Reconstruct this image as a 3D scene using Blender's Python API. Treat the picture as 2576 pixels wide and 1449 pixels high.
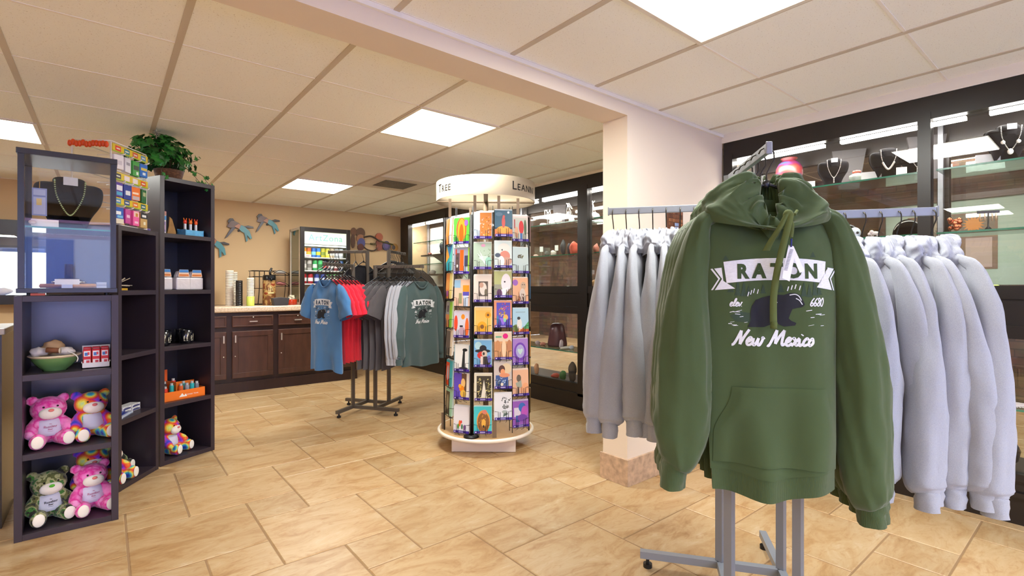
import bpy, bmesh, math, random
from mathutils import Vector, Matrix, noise
R = math.radians
sin, cos, pi = math.sin, math.cos, math.pi
for o in list(bpy.data.objects): bpy.data.objects.remove(o)
SC = bpy.context.scene
COL = SC.collection

# ------------------------------------------------------------ camera, world, exposure
CH = 1.16
YAW = 0.6843
cam_d = bpy.data.cameras.new('camera')
cam = bpy.data.objects.new('camera', cam_d); COL.objects.link(cam)
cam_d.sensor_width = 36.0
cam_d.lens = 36.0 * 1254.0 / 2576.0
cam_d.shift_y = (721.3 - 724.5) / 2576.0
cam_d.clip_start = 0.05
cam.location = (0, 0, CH)
cam.rotation_euler = (R(90), 0, -YAW)
SC.camera = cam
SC.cycles.transparent_max_bounces = 32
SC.view_settings.view_transform = 'Standard'
SC.view_settings.look = 'None'
SC.view_settings.gamma = 1.0
SC.view_settings.use_curve_mapping = False
SC.view_settings.exposure = 0.35

world = bpy.data.worlds.new('daylight'); SC.world = world
world.use_nodes = True
wn = world.node_tree.nodes; wl = world.node_tree.links
bg = wn['Background']
tc = wn.new('ShaderNodeTexCoord'); sx = wn.new('ShaderNodeSeparateXYZ')
rp = wn.new('ShaderNodeValToRGB')
wl.new(tc.outputs['Generated'], sx.inputs[0]); wl.new(sx.outputs['Z'], rp.inputs[0])
rp.color_ramp.elements[0].position = 0.46; rp.color_ramp.elements[0].color = (0.30, 0.33, 0.38, 1)
rp.color_ramp.elements[1].position = 0.54; rp.color_ramp.elements[1].color = (0.22, 0.42, 1.0, 1)
wl.new(rp.outputs[0], bg.inputs[0]); bg.inputs[1].default_value = 17.0

# daylight enters through the shop window behind the camera: a portal guides the sampling
pd = bpy.data.lights.new('window_portal', 'AREA'); pd.shape = 'RECTANGLE'
pd.size = 5.6; pd.size_y = 1.75; pd.cycles.is_portal = True
po = bpy.data.objects.new('window_portal', pd); COL.objects.link(po)
po.location = (0.3, -2.42, 1.22); po.rotation_euler = (R(-90), 0, 0)   # points to +y
po.rotation_euler = (R(90), 0, 0)

# ------------------------------------------------------------ helpers
def lin(c):
    return tuple((v / 255.0 / 12.92) if v / 255.0 <= 0.04045 else ((v / 255.0 + 0.055) / 1.055) ** 2.4 for v in c)
def rgba(c): return (*lin(c), 1.0)

MATS = {}
def mat(name, col=(128, 128, 128), rough=0.5, metal=0.0, emit=0.0, bump=0.0, bscale=60, var=0.0, vscale=6.0,
        spec=0.5, coat=0.0, sheen=0.0, stretch=None):
    if name in MATS: return MATS[name]
    m = bpy.data.materials.new(name); m.use_nodes = True
    nt = m.node_tree; n = nt.nodes; l = nt.links
    p = n['Principled BSDF']
    p.inputs['Base Color'].default_value = rgba(col)
    p.inputs['Roughness'].default_value = rough
    p.inputs['Metallic'].default_value = metal
    p.inputs['Specular IOR Level'].default_value = spec
    if coat: p.inputs['Coat Weight'].default_value = coat; p.inputs['Coat Roughness'].default_value = 0.1
    if sheen: p.inputs['Sheen Weight'].default_value = sheen
    if emit:
        p.inputs['Emission Color'].default_value = rgba(col); p.inputs['Emission Strength'].default_value = emit
    co = None
    if var or bump:
        co = n.new('ShaderNodeTexCoord'); mp = n.new('ShaderNodeMapping')
        l.new(co.outputs['Object'], mp.inputs[0])
        if stretch: mp.inputs['Scale'].default_value = stretch
    if var:
        t = n.new('ShaderNodeTexNoise'); t.inputs['Scale'].default_value = vscale; t.inputs['Detail'].default_value = 5
        l.new(mp.outputs[0], t.inputs['Vector'])
        r = n.new('ShaderNodeValToRGB')
        a = lin(col)
        r.color_ramp.elements[0].color = (*[max(0, v * (1 - var)) for v in a], 1)
        r.color_ramp.elements[1].color = (*[min(1, v * (1 + var)) for v in a], 1)
        r.color_ramp.elements[0].position = 0.3; r.color_ramp.elements[1].position = 0.7
        l.new(t.outputs[0], r.inputs[0]); l.new(r.outputs[0], p.inputs['Base Color'])
    if bump:
        t = n.new('ShaderNodeTexNoise'); t.inputs['Scale'].default_value = bscale; t.inputs['Detail'].default_value = 4
        b = n.new('ShaderNodeBump'); b.inputs['Strength'].default_value = bump; b.inputs['Distance'].default_value = 0.003
        l.new(mp.outputs[0], t.inputs['Vector']); l.new(t.outputs[0], b.inputs['Height']); l.new(b.outputs[0], p.inputs['Normal'])
    MATS[name] = m
    return m

def ramp_mat(name, stops, scale=20.0, rough=0.9, kind='noise', distortion=0.0, bump=0.3, bscale=300, interp='CONSTANT', sheen=0.3, stretch=None, detail=2):
    if name in MATS: return MATS[name]
    m = mat(name, (128, 128, 128), rough, sheen=sheen)
    nt = m.node_tree; n = nt.nodes; l = nt.links; p = n['Principled BSDF']
    co = n.new('ShaderNodeTexCoord'); mp = n.new('ShaderNodeMapping'); l.new(co.outputs['Object'], mp.inputs[0])
    if stretch: mp.inputs['Scale'].default_value = stretch
    if kind == 'noise':
        t = n.new('ShaderNodeTexNoise'); t.inputs['Scale'].default_value = scale; t.inputs['Detail'].default_value = detail
        t.inputs['Distortion'].default_value = distortion
        out = t.outputs[0]
    else:
        t = n.new('ShaderNodeTexVoronoi'); t.inputs['Scale'].default_value = scale; out = t.outputs['Distance']
    l.new(mp.outputs[0], t.inputs['Vector'])
    r = n.new('ShaderNodeValToRGB'); r.color_ramp.interpolation = interp
    while len(r.color_ramp.elements) < len(stops): r.color_ramp.elements.new(0.5)
    for e, (pos, c) in zip(r.color_ramp.elements, stops): e.position = pos; e.color = rgba(c)
    l.new(out, r.inputs[0]); l.new(r.outputs[0], p.inputs['Base Color'])
    if bump:
        t2 = n.new('ShaderNodeTexNoise'); t2.inputs['Scale'].default_value = bscale
        b = n.new('ShaderNodeBump'); b.inputs['Strength'].default_value = bump; b.inputs['Distance'].default_value = 0.003
        l.new(co.outputs['Object'], t2.inputs['Vector']); l.new(t2.outputs[0], b.inputs['Height']); l.new(b.outputs[0], p.inputs['Normal'])
    return m

def paint_mat(name, rough=0.5, bump=0.0):
    if name in MATS: return MATS[name]
    m = mat(name, (128, 128, 128), rough, bump=bump, bscale=200)
    n = m.node_tree.nodes; l = m.node_tree.links
    a = n.new('ShaderNodeAttribute'); a.attribute_name = 'Col'
    l.new(a.outputs['Color'], n['Principled BSDF'].inputs['Base Color'])
    return m

def glass_mat(name, tint=(255, 255, 255), refl=1.0, rough=0.0, base=0.04):
    if name in MATS: return MATS[name]
    m = bpy.data.materials.new(name); m.use_nodes = True
    nt = m.node_tree; n = nt.nodes; l = nt.links; n.remove(n['Principled BSDF'])
    tr = n.new('ShaderNodeBsdfTransparent'); tr.inputs[0].default_value = rgba(tint)
    gl = n.new('ShaderNodeBsdfGlossy'); gl.inputs['Roughness'].default_value = rough
    lw = n.new('ShaderNodeLayerWeight'); lw.inputs[0].default_value = .5
    pw = n.new('ShaderNodeMath'); pw.operation = 'POWER'; pw.inputs[1].default_value = 4.0; l.new(lw.outputs['Facing'], pw.inputs[0])
    mu = n.new('ShaderNodeMath'); mu.operation = 'MULTIPLY'; mu.inputs[1].default_value = refl
    ad = n.new('ShaderNodeMath'); ad.operation = 'ADD'; ad.inputs[1].default_value = base; ad.use_clamp = True
    mx = n.new('ShaderNodeMixShader')
    l.new(pw.outputs[0], mu.inputs[0]); l.new(mu.outputs[0], ad.inputs[0]); l.new(ad.outputs[0], mx.inputs[0])
    l.new(tr.outputs[0], mx.inputs[1]); l.new(gl.outputs[0], mx.inputs[2]); l.new(mx.outputs[0], n['Material Output'].inputs[0])
    MATS[name] = m
    return m

class B:
    """collects shapes and links them as ONE mesh object"""
    def __init__(s): s.v = []; s.f = []; s.c = []; s.m = []; s.sm = []; s.col = None; s.mi = 0; s.smooth = False; s.M = None
    def add(s, vs, fs, smooth=None):
        k = len(s.v)
        if s.M is not None: vs = [s.M @ Vector(v) for v in vs]
        s.v += [tuple(v) for v in vs]
        for f in fs:
            s.f.append([i + k for i in f]); s.c.append(s.col); s.m.append(s.mi); s.sm.append(s.smooth if smooth is None else smooth)
        return s
    def box(s, x0, x1, y0, y1, z0, z1):
        v = [(x0, y0, z0), (x1, y0, z0), (x1, y1, z0), (x0, y1, z0), (x0, y0, z1), (x1, y0, z1), (x1, y1, z1), (x0, y1, z1)]
        return s.add(v, [(3, 2, 1, 0), (4, 5, 6, 7), (0, 1, 5, 4), (1, 2, 6, 5), (2, 3, 7, 6), (3, 0, 4, 7)], False)
    def quad(s, *p): return s.add(p, [tuple(range(len(p)))], False)
    def bar(s, a, b, w, h=None, up=(0, 0, 1)):
        """rectangular bar from a to b"""
        h = h or w; a = Vector(a); b = Vector(b); d = (b - a).normalized(); u = Vector(up)
        if abs(d.dot(u)) > 0.99: u = Vector((1, 0, 0))
        r = d.cross(u).normalized(); u = r.cross(d).normalized()
        v = [p + r * i * w / 2 + u * j * h / 2 for p in (a, b) for i, j in ((-1, -1), (1, -1), (1, 1), (-1, 1))]
        return s.add(v, [(0, 1, 2, 3), (7, 6, 5, 4), (0, 4, 5, 1), (1, 5, 6, 2), (2, 6, 7, 3), (3, 7, 4, 0)], False)
    def tube(s, pts, r, n=8, caps=True, smooth=True):
        pts = [Vector(p) for p in pts]; N = len(pts); vs = []; fs = []
        prev = None
        for i, p in enumerate(pts):
            d = (pts[min(i + 1, N - 1)] - pts[max(i - 1, 0)]).normalized()
            if prev is None:
                u = Vector((0, 0, 1)) if abs(d.z) < 0.9 else Vector((1, 0, 0))
                a = d.cross(u).normalized()
            else:
                a = (prev - d * prev.dot(d)).normalized()
            prev = a; b = d.cross(a)
            rr = r[i] if isinstance(r, (list, tuple)) else r
            for k in range(n):
                t = 2 * pi * k / n; vs.append(p + a * cos(t) * rr + b * sin(t) * rr)
        for i in range(N - 1):
            for k in range(n):
                fs.append((i * n + k, i * n + (k + 1) % n, (i + 1) * n + (k + 1) % n, (i + 1) * n + k))
        if caps: fs.append(tuple(range(n - 1, -1, -1))); fs.append(tuple((N - 1) * n + k for k in range(n)))
        return s.add(vs, fs, smooth)
    def cyl(s, x, y, z0, z1, r, n=20, r2=None): return s.lathe([(r, z0), (r2 or r, z1)], x, y, n, caps=True, smooth=n > 10)
    def lathe(s, prof, x=0, y=0, n=24, caps=False, smooth=True, sy=1.0):
        vs = [(x + r * cos(2 * pi * k / n), y + sy * r * sin(2 * pi * k / n), z) for r, z in prof for k in range(n)]
        fs = [(i * n + k, i * n + (k + 1) % n, (i + 1) * n + (k + 1) % n, (i + 1) * n + k) for i in range(len(prof) - 1) for k in range(n)]
        s.add(vs, fs, smooth)
        if caps:
            s.add(vs[:n], [tuple(range(n - 1, -1, -1))], False); s.add(vs[-n:], [tuple(range(n))], False)
        return s
    def ell(s, c, r, n=16, m=10):
        vs = []; fs = []
        for i in range(m + 1):
            a = pi * i / m
            for k in range(n):
                t = 2 * pi * k / n; vs.append((c[0] + r[0] * sin(a) * cos(t), c[1] + r[1] * sin(a) * sin(t), c[2] + r[2] * cos(a)))
        for i in range(m):
            for k in range(n): fs.append((i * n + k, (i + 1) * n + k, (i + 1) * n + (k + 1) % n, i * n + (k + 1) % n))
        return s.add(vs, fs, True)
    def prism(s, poly, d0, d1, plane='xz'):
        """polygon extruded between depths d0,d1 (xz: along y; xy: along z; yz: along x)"""
        def P(a, b, d): return {'xz': (a, d, b), 'xy': (a, b, d), 'yz': (d, a, b)}[plane]
        n = len(poly)
        vs = [P(a, b, d0) for a, b in poly] + [P(a, b, d1) for a, b in poly]
        fs = [tuple(range(n - 1, -1, -1)), tuple(range(n, 2 * n))] + [(i, (i + 1) % n, n + (i + 1) % n, n + i) for i in range(n)]
        return s.add(vs, fs, False)
    def grid(s, rows, closed=False, smooth=True, flip=False):
        n = len(rows[0]); vs = [p for r in rows for p in r]; fs = []
        for i in range(len(rows) - 1):
            for k in range(n if closed else n - 1):
                f = (i * n + k, i * n + (k + 1) % n, (i + 1) * n + (k + 1) % n, (i + 1) * n + k)
                fs.append(f[::-1] if flip else f)
        return s.add(vs, fs, smooth)
    def build(s, name, m, parent=None, bevel=0.0, sub=0, seg=2):
        me = bpy.data.meshes.new(name)
        me.from_pydata(s.v, [], s.f)
        ms = m if isinstance(m, (list, tuple)) else [m]
        for x in ms: me.materials.append(x)
        me.polygons.foreach_set('use_smooth', s.sm); me.polygons.foreach_set('material_index', s.m)
        if any(c is not None for c in s.c):
            at = me.color_attributes.new('Col', 'FLOAT_COLOR', 'CORNER'); buf = []
            for poly, c in zip(me.polygons, s.c):
                cc = rgba(c) if c is not None else (.5, .5, .5, 1)
                buf += list(cc) * poly.loop_total
            at.data.foreach_set('color', buf)
        me.validate(); me.update()
        o = bpy.data.objects.new(name, me); COL.objects.link(o)
        if parent: o.parent = parent
        if bevel:
            b = o.modifiers.new('bevel', 'BEVEL'); b.width = bevel; b.segments = seg; b.limit_method = 'ANGLE'; b.angle_limit = R(40)
        if sub:
            b = o.modifiers.new('sub', 'SUBSURF'); b.levels = sub; b.render_levels = sub
        return o

def tag(o, label, cat, group=None):
    o['label'] = label; o['category'] = cat
    if group: o['group'] = group
    return o
def thing(name, label, cat, loc=(0, 0, 0), rz=0.0, group=None):
    o = bpy.data.objects.new(name, None); COL.objects.link(o); o.empty_display_size = 0.05
    o.location = loc; o.rotation_euler = (0, 0, rz)
    return tag(o, label, cat, group)
def struct(o): o['kind'] = 'structure'; return o
def dup(root, loc=None, rz=None, label=None, group=None, parent=None):
    r = root.copy(); COL.objects.link(r)
    if parent is not None: r.parent = parent
    if loc is not None: r.location = loc
    if rz is not None: r.rotation_euler = (0, 0, rz)
    if label: r['label'] = label
    if group: r['group'] = group
    for ch in list(root.children):
        dup(ch, parent=r)
    return r

def text2d(s_, size, bold=0.0, shear=0.0, spacing=1.0):
    """flat text as (verts2d, faces), centred on x, baseline 0"""
    cu = bpy.data.curves.new('t', 'FONT'); cu.body = s_; cu.size = size; cu.align_x = 'CENTER'; cu.offset = bold; cu.shear = shear
    cu.space_character = spacing; cu.resolution_u = 3; cu.fill_mode = 'FRONT'
    ob = bpy.data.objects.new('t', cu); COL.objects.link(ob)
    dg = bpy.context.evaluated_depsgraph_get()
    me = bpy.data.meshes.new_from_object(ob.evaluated_get(dg))
    vs = [(v.co.x, v.co.y) for v in me.vertices]; fs = [tuple(p.vertices) for p in me.polygons]
    bpy.data.objects.remove(ob); bpy.data.curves.remove(cu); bpy.data.meshes.remove(me)
    return vs, fs
def smooth_pts(p, n=5):
    out = []
    for i in range(len(p) - 1):
        a = p[max(i - 1, 0)]; b = p[i]; c = p[i + 1]; d = p[min(i + 2, len(p) - 1)]
        for k in range(n):
            t = k / n
            out.append(tuple(0.5 * (2 * b[j] + (c[j] - a[j]) * t + (2 * a[j] - 5 * b[j] + 4 * c[j] - d[j]) * t * t + (3 * b[j] - a[j] - 3 * c[j] + d[j]) * t ** 3) for j in range(len(b))))
    out.append(tuple(p[-1])); return out
def ribbon2d(p, w, n=5):
    p = smooth_pts(p, n); vs = []; fs = []
    for i, q in enumerate(p):
        a = p[max(i - 1, 0)]; b = p[min(i + 1, len(p) - 1)]
        dx, dy = b[0] - a[0], b[1] - a[1]; L = math.hypot(dx, dy) or 1
        vs += [(q[0] - dy / L * w / 2, q[1] + dx / L * w / 2), (q[0] + dy / L * w / 2, q[1] - dx / L * w / 2)]
    for i in range(len(p) - 1): fs.append((2 * i, 2 * i + 1, 2 * i + 3, 2 * i + 2))
    return vs, fs
def place2d(b, vf, x, y, fn, flip=False):
    vs, fs = vf
    b.add([fn(v[0] + x, v[1] + y) for v in vs], [f[::-1] if flip else f for f in fs], False)

SCRIPT = {
 'N': (.80, [[(0, 0), (.1, .03), (.2, .3), (.33, 1.0)], [(.33, 1), (.42, .5), (.5, .04)], [(.5, .04), (.62, .6), (.8, 1.08)]]),
 'e': (.40, [[(0, .2), (.2, .28), (.3, .45), (.18, .55), (.06, .33), (.12, .06), (.28, .03), (.44, .2)]]),
 'w': (.66, [[(0, .5), (.05, .12), (.18, .03), (.32, .5)], [(.32, .5), (.34, .1), (.48, .03), (.6, .35), (.58, .55), (.72, .42)]]),
 'M': (1.08, [[(-.02, .02), (.1, .0), (.25, .4), (.42, 1.05)], [(.42, 1.05), (.46, .5), (.5, .12)], [(.5, .12), (.66, .6), (.88, 1.05)], [(.88, 1.05), (.88, .3), (.95, .04), (1.12, .16)]]),
 'x': (.42, [[(0, .45), (.12, .52), (.28, .06), (.45, .12)], [(.42, .54), (.02, .0)]]),
 'i': (.24, [[(0, .48), (.06, .12), (.14, .03), (.27, .16)], [(.1, .72), (.13, .78)]]),
 'c': (.34, [[(.33, .42), (.2, .53), (.05, .28), (.13, .04), (.36, .14)]]),
 'o': (.36, [[(.2, .52), (.05, .28), (.15, .03), (.33, .22), (.24, .5), (.14, .46)]]),
 'l': (.26, [[(0, .1), (.22, .7), (.22, 1.0), (.1, .9), (.06, .3), (.12, .04), (.28, .14)]]),
 'v': (.36, [[(0, .5), (.08, .2), (.14, .03), (.28, .3), (.32, .52), (.4, .46)]]),
 '6': (.42, [[(.38, .98), (.15, .65), (.05, .2), (.2, .02), (.36, .2), (.26, .42), (.08, .28)]]),
 '8': (.44, [[(.34, .85), (.2, .98), (.1, .78), (.34, .35), (.3, .06), (.1, .06), (.08, .3), (.36, .7), (.34, .85)]]),
 '0': (.42, [[(.22, .98), (.05, .6), (.1, .08), (.28, .04), (.38, .5), (.3, .92), (.2, .98)]]),
 ' ': (.34, []), '.': (.12, [[(.03, .0), (.07, .04)]]),
}
def script2d(txt, h, w, shear=0.25):
    vs = []; fs = []; x = 0
    for ch in txt:
        adv, st = SCRIPT[ch]
        for p in st:
            a, f = ribbon2d([((x + q[0] + q[1] * shear) * h, q[1] * h) for q in p], w)
            k = len(vs); vs += a; fs += [tuple(i + k for i in g) for g in f]
        x += adv
    return [(v[0] - x * h / 2, v[1]) for v in vs], fs
# ------------------------------------------------------------ materials of the room
def floor_material():
    m = mat('floor_tile', (205, 172, 130), 0.38, spec=0.4)
    nt = m.node_tree; n = nt.nodes; l = nt.links; p = n['Principled BSDF']
    at = n.new('ShaderNodeAttribute'); at.attribute_name = 'Col'
    geo = n.new('ShaderNodeNewGeometry'); co = n.new('ShaderNodeTexCoord')
    sc = n.new('ShaderNodeVectorMath'); sc.operation = 'SCALE'; sc.inputs['Scale'].default_value = 23.0
    ad = n.new('ShaderNodeVectorMath'); ad.operation = 'ADD'
    l.new(at.outputs['Color'], sc.inputs[0]); l.new(co.outputs['Object'], ad.inputs[0]); l.new(sc.outputs[0], ad.inputs[1])
    mp = n.new('ShaderNodeMapping'); mp.inputs['Rotation'].default_value = (0, 0, R(8)); mp.inputs['Scale'].default_value = (1.0, 2.3, 1)
    l.new(ad.outputs[0], mp.inputs[0])
    t = n.new('ShaderNodeTexNoise'); t.inputs['Scale'].default_value = 3.4; t.inputs['Detail'].default_value = 12; t.inputs['Roughness'].default_value = 0.7
    t.inputs['Distortion'].default_value = 1.1
    l.new(mp.outputs[0], t.inputs['Vector'])
    r = n.new('ShaderNodeValToRGB'); e = r.color_ramp.elements
    e[0].position = 0.30; e[0].color = rgba((160, 120, 76)); e[1].position = 0.74; e[1].color = rgba((208, 188, 158))
    for q, c in ((0.42, (178, 142, 97)), (0.50, (188, 156, 113)), (0.60, (194, 165, 124))):
        k = e.new(q); k.color = rgba(c)
    l.new(t.outputs[0], r.inputs[0])
    t2 = n.new('ShaderNodeTexNoise'); t2.inputs['Scale'].default_value = 11; t2.inputs['Detail'].default_value = 9; t2.inputs['Distortion'].default_value = 2.0
    l.new(mp.outputs[0], t2.inputs['Vector'])
    r2 = n.new('ShaderNodeValToRGB'); r2.color_ramp.elements[0].position = 0.56; r2.color_ramp.elements[0].color = (1, 1, 1, 1)
    r2.color_ramp.elements[1].position = 0.68; r2.color_ramp.elements[1].color = (0.82, 0.70, 0.56, 1)
    l.new(t2.outputs[0], r2.inputs[0])
    mx = n.new('ShaderNodeMix'); mx.data_type = 'RGBA'; mx.blend_type = 'MULTIPLY'; mx.inputs[0].default_value = 0.6
    l.new(r.outputs[0], mx.inputs['A']); l.new(r2.outputs[0], mx.inputs['B'])
    sp = n.new('ShaderNodeSeparateColor'); l.new(at.outputs['Color'], sp.inputs[0])
    mr = n.new('ShaderNodeMapRange'); mr.inputs['To Min'].default_value = 0.90; mr.inputs['To Max'].default_value = 1.06
    l.new(sp.outputs[0], mr.inputs['Value'])
    mx2 = n.new('ShaderNodeVectorMath'); mx2.operation = 'SCALE'; l.new(mx.outputs['Result'], mx2.inputs[0]); l.new(mr.outputs[0], mx2.inputs['Scale'])
    l.new(mx2.outputs[0], p.inputs['Base Color'])
    b = n.new('ShaderNodeBump'); b.inputs['Strength'].default_value = 0.12; b.inputs['Distance'].default_value = 0.002
    l.new(t2.outputs[0], b.inputs['Height']); l.new(b.outputs[0], p.inputs['Normal'])
    return m
def ceil_material():
    m = mat('ceiling_tile', (214, 205, 190), 0.9, bump=0.25, bscale=120)
    nt = m.node_tree; n = nt.nodes; l = nt.links; p = n['Principled BSDF']
    co = n.new('ShaderNodeTexCoord'); t = n.new('ShaderNodeTexNoise'); t.inputs['Scale'].default_value = 170; t.inputs['Detail'].default_value = 2
    l.new(co.outputs['Object'], t.inputs['Vector'])
    r = n.new('ShaderNodeValToRGB'); r.color_ramp.elements[0].position = 0.27; r.color_ramp.elements[0].color = rgba((214, 206, 192))
    r.color_ramp.elements[1].position = 0.36; r.color_ramp.elements[1].color = rgba((251, 249, 240))
    l.new(t.outputs[0], r.inputs[0]); l.new(r.outputs[0], p.inputs['Base Color'])
    return m
def stone_material():
    m = mat('stacked_stone', (150, 120, 90), 0.85)
    nt = m.node_tree; n = nt.nodes; l = nt.links; p = n['Principled BSDF']
    co = n.new('ShaderNodeTexCoord'); mp = n.new('ShaderNodeMapping'); mp.inputs['Rotation'].default_value = (0, R(90), R(90))
    mp.inputs['Rotation'].default_value = (R(90), 0, R(90))
    sp = n.new('ShaderNodeSeparateXYZ'); cb = n.new('ShaderNodeCombineXYZ')
    l.new(co.outputs['Object'], sp.inputs[0]); l.new(sp.outputs['Y'], cb.inputs['X']); l.new(sp.outputs['Z'], cb.inputs['Y'])
    br = n.new('ShaderNodeTexBrick'); br.inputs['Scale'].default_value = 2.2; br.inputs['Color1'].default_value = rgba((92, 66, 46)); br.inputs['Color2'].default_value = rgba((66, 48, 36))
    br.inputs['Mortar'].default_value = rgba((60, 44, 32)); br.inputs['Mortar Size'].default_value = 0.012; br.inputs['Brick Width'].default_value = 0.6; br.inputs['Row Height'].default_value = 0.17
    l.new(cb.outputs[0], br.inputs['Vector'])
    t = n.new('ShaderNodeTexNoise'); t.inputs['Scale'].default_value = 6; t.inputs['Detail'].default_value = 6; l.new(co.outputs['Object'], t.inputs['Vector'])
    mx = n.new('ShaderNodeMix'); mx.data_type = 'RGBA'; mx.blend_type = 'OVERLAY'; mx.inputs[0].default_value = 0.6
    l.new(br.outputs[0], mx.inputs['A']); l.new(t.outputs[1], mx.inputs['B']); l.new(mx.outputs['Result'], p.inputs['Base Color'])
    b = n.new('ShaderNodeBump'); b.inputs['Strength'].default_value = 0.6; l.new(br.outputs['Fac'], b.inputs['Height']); b.invert = True
    l.new(b.outputs[0], p.inputs['Normal'])
    return m

M_wall = mat('wall_tan', (214, 184, 142), 0.85, bump=0.08, bscale=250)
M_cream = mat('wall_cream', (232, 215, 194), 0.85, bump=0.08, bscale=250)
M_tbar = mat('ceiling_grid', (206, 192, 172), 0.6)
M_tbar2 = mat('ceiling_grid_cross', (246, 238, 226), 0.6)
M_black = mat('black_frame', (30, 24, 22), 0.32)
M_alu = mat('brushed_track', (150, 152, 158), 0.35, metal=0.9)
M_glass = glass_mat('clear_glass')
M_gshelf = glass_mat('shelf_glass', (232, 247, 241), 1.0)
M_gedge = mat('glass_edge', (20, 120, 95), 0.15, spec=0.8)

def build_floor():
    b = B(); px, py, P = 0.076, 1.455, 0.2532; g = 0.0035
    rng = random.Random(3)
    b.mi = 1; b.col = (190, 160, 118); b.quad((-5, -4, -0.0025), (9.2, -4, -0.0025), (9.2, 9, -0.0025), (-5, 9, -0.0025)); b.mi = 0
    for a in range(-50, 60):
        for c in range(-60, 60):
            i = 8 + a * 1 + c * 2; j = 2 + a * 2 - c
            x0, y0 = px + i * P, py + j * P
            if not (-4.6 < x0 < 8.6 and -3.6 < y0 < 8.4): continue
            for (u, v, w) in ((0, 0, 1), (-2, -1, 2)):
                X, Y = x0 + u * P + g, y0 + v * P + g; W = w * P - 2 * g; e = 0.003
                b.col = tuple(rng.randint(0, 255) for _ in range(3))
                b.quad((X + e, Y + e, 0), (X + W - e, Y + e, 0), (X + W - e, Y + W - e, 0), (X + e, Y + W - e, 0))
                for p, q, r_, s_ in (((X, Y), (X + W, Y), (X + W - e, Y + e), (X + e, Y + e)), ((X + W, Y), (X + W, Y + W), (X + W - e, Y + W - e), (X + W - e, Y + e)),
                                     ((X + W, Y + W), (X, Y + W), (X + e, Y + W - e), (X + W - e, Y + W - e)), ((X, Y + W), (X, Y), (X + e, Y + e), (X + e, Y + W - e))):
                    b.quad((*p, -0.0025), (*q, -0.0025), (*r_, 0), (*s_, 0))
    grout = mat('floor_grout', (146, 116, 82), 0.9)
    o = b.build('floor', [floor_material(), grout]); struct(o)
build_floor()

CF, CN = 2.21, 2.2476            # far and near ceiling heights
def build_ceiling(x0, x1, y0, y1, z, gx, gy, px=0.587, py=0.6096, name='ceiling', m0=None):
    b = B(); b.box(x0, x1, y0, y1, z, z + 0.03)
    b.mi = 1
    k = math.ceil((x0 - gx) / px)
    while gx + k * px < x1:
        x = gx + k * px; b.box(x - 0.013, x + 0.013, y0, y1, z - 0.004, z); k += 1
    b.mi = 2
    k = math.ceil((y0 - gy) / py)
    while gy + k * py < y1:
        y = gy + k * py; b.box(x0, x1, y - 0.006, y + 0.006, z - 0.0025, z); k += 1
    struct(b.build(name, [m0 or ceil_material(), M_tbar, M_tbar2]))
build_ceiling(-4, 3.46, 2.0, 6.87, CF, 0.245, 2.579)
build_ceiling(-4, 3.46, -2.5, 1.83, CN, 2.061, 1.198)
struct(B().box(-4, 3.46, 1.822, 2.005, 2.157, 2.27).build('ceiling_beam', M_cream))
# light coving strip where the near ceiling meets the beam and the cases
struct(B().box(-4, 3.46, 1.806, 1.822, 2.225, 2.247).build('trim_1', M_tbar2))

YB = 6.85
struct(B().box(-4, 4.0, YB, YB + 0.12, 0, 2.3).build('wall_back', M_wall))
struct(B().box(-4.12, -4.0, -2.6, YB + .12, 0, 2.3).build('wall_left', M_wall))
struct(B().box(2.352, 3.44, 1.822, 2.005, 0, 2.157).build('wall_partition', M_cream))
M_bt = mat('base_travertine', (190, 160, 132), 0.4, var=0.25, vscale=30, bump=0.2, bscale=80)
b = B(); b.box(2.338, 3.42, 1.808, 2.019, 0, 0.155)
struct(b.build('baseboard_partition', M_bt, bevel=0.002))
# front wall with the wide shop window behind the camera
b = B(); b.box(-4, 8.4, -2.6, -2.5, 0, 0.35); b.box(-4, 8.4, -2.6, -2.5, 2.1, 2.6); b.box(-4, -2.5, -2.6, -2.5, 0.35, 2.1); b.box(3.1, 8.4, -2.6, -2.5, 0.35, 2.1)
struct(b.build('wall_front', M_wall))
b = B()
for x in (-2.5, -1.1, 0.3, 1.7, 3.06): b.box(x, x + 0.05, -2.58, -2.52, 0.35, 2.1)
b.box(-2.5, 3.1, -2.58, -2.52, 0.35, 0.4); b.box(-2.5, 3.1, -2.58, -2.52, 2.05, 2.1)
w = struct(b.build('window_1', M_black)); 
B().box(-2.5, 3.1, -2.552, -2.548, 0.4, 2.05).build('window_pane', glass_mat('window_glass', base=0.0), w)

# the pale building across the street, seen through the window and in the glass
t = thing('building', 'pale pink and white building across the street, reflected in the glass cabinet', 'building', (-6, -16, 0)) if False else None
b = B(); b.box(-16, 12, -15.4, -15, 0, 4.6); bo = struct(b.build('building', mat('stucco_white', (206, 196, 196), .8)))
b = B(); b.box(-16, 12, -15, -14.96, 3.2, 4.0); b.box(-16, 12, -15, -14.96, 0, .7); b.build('pink_band', mat('stucco_pink', (220, 150, 160), .8), bo)
for k in range(7): B().box(-14 + k * 3.6, -11.6 + k * 3.6, -15, -14.95, 1.1, 2.7).build('window', mat('street_window', (90, 120, 170), .2), bo)
struct(B().box(-20, 16, -15, -2.6, -.06, -.01).build('street_ground', mat('asphalt', (120, 122, 128), .9)))
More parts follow.
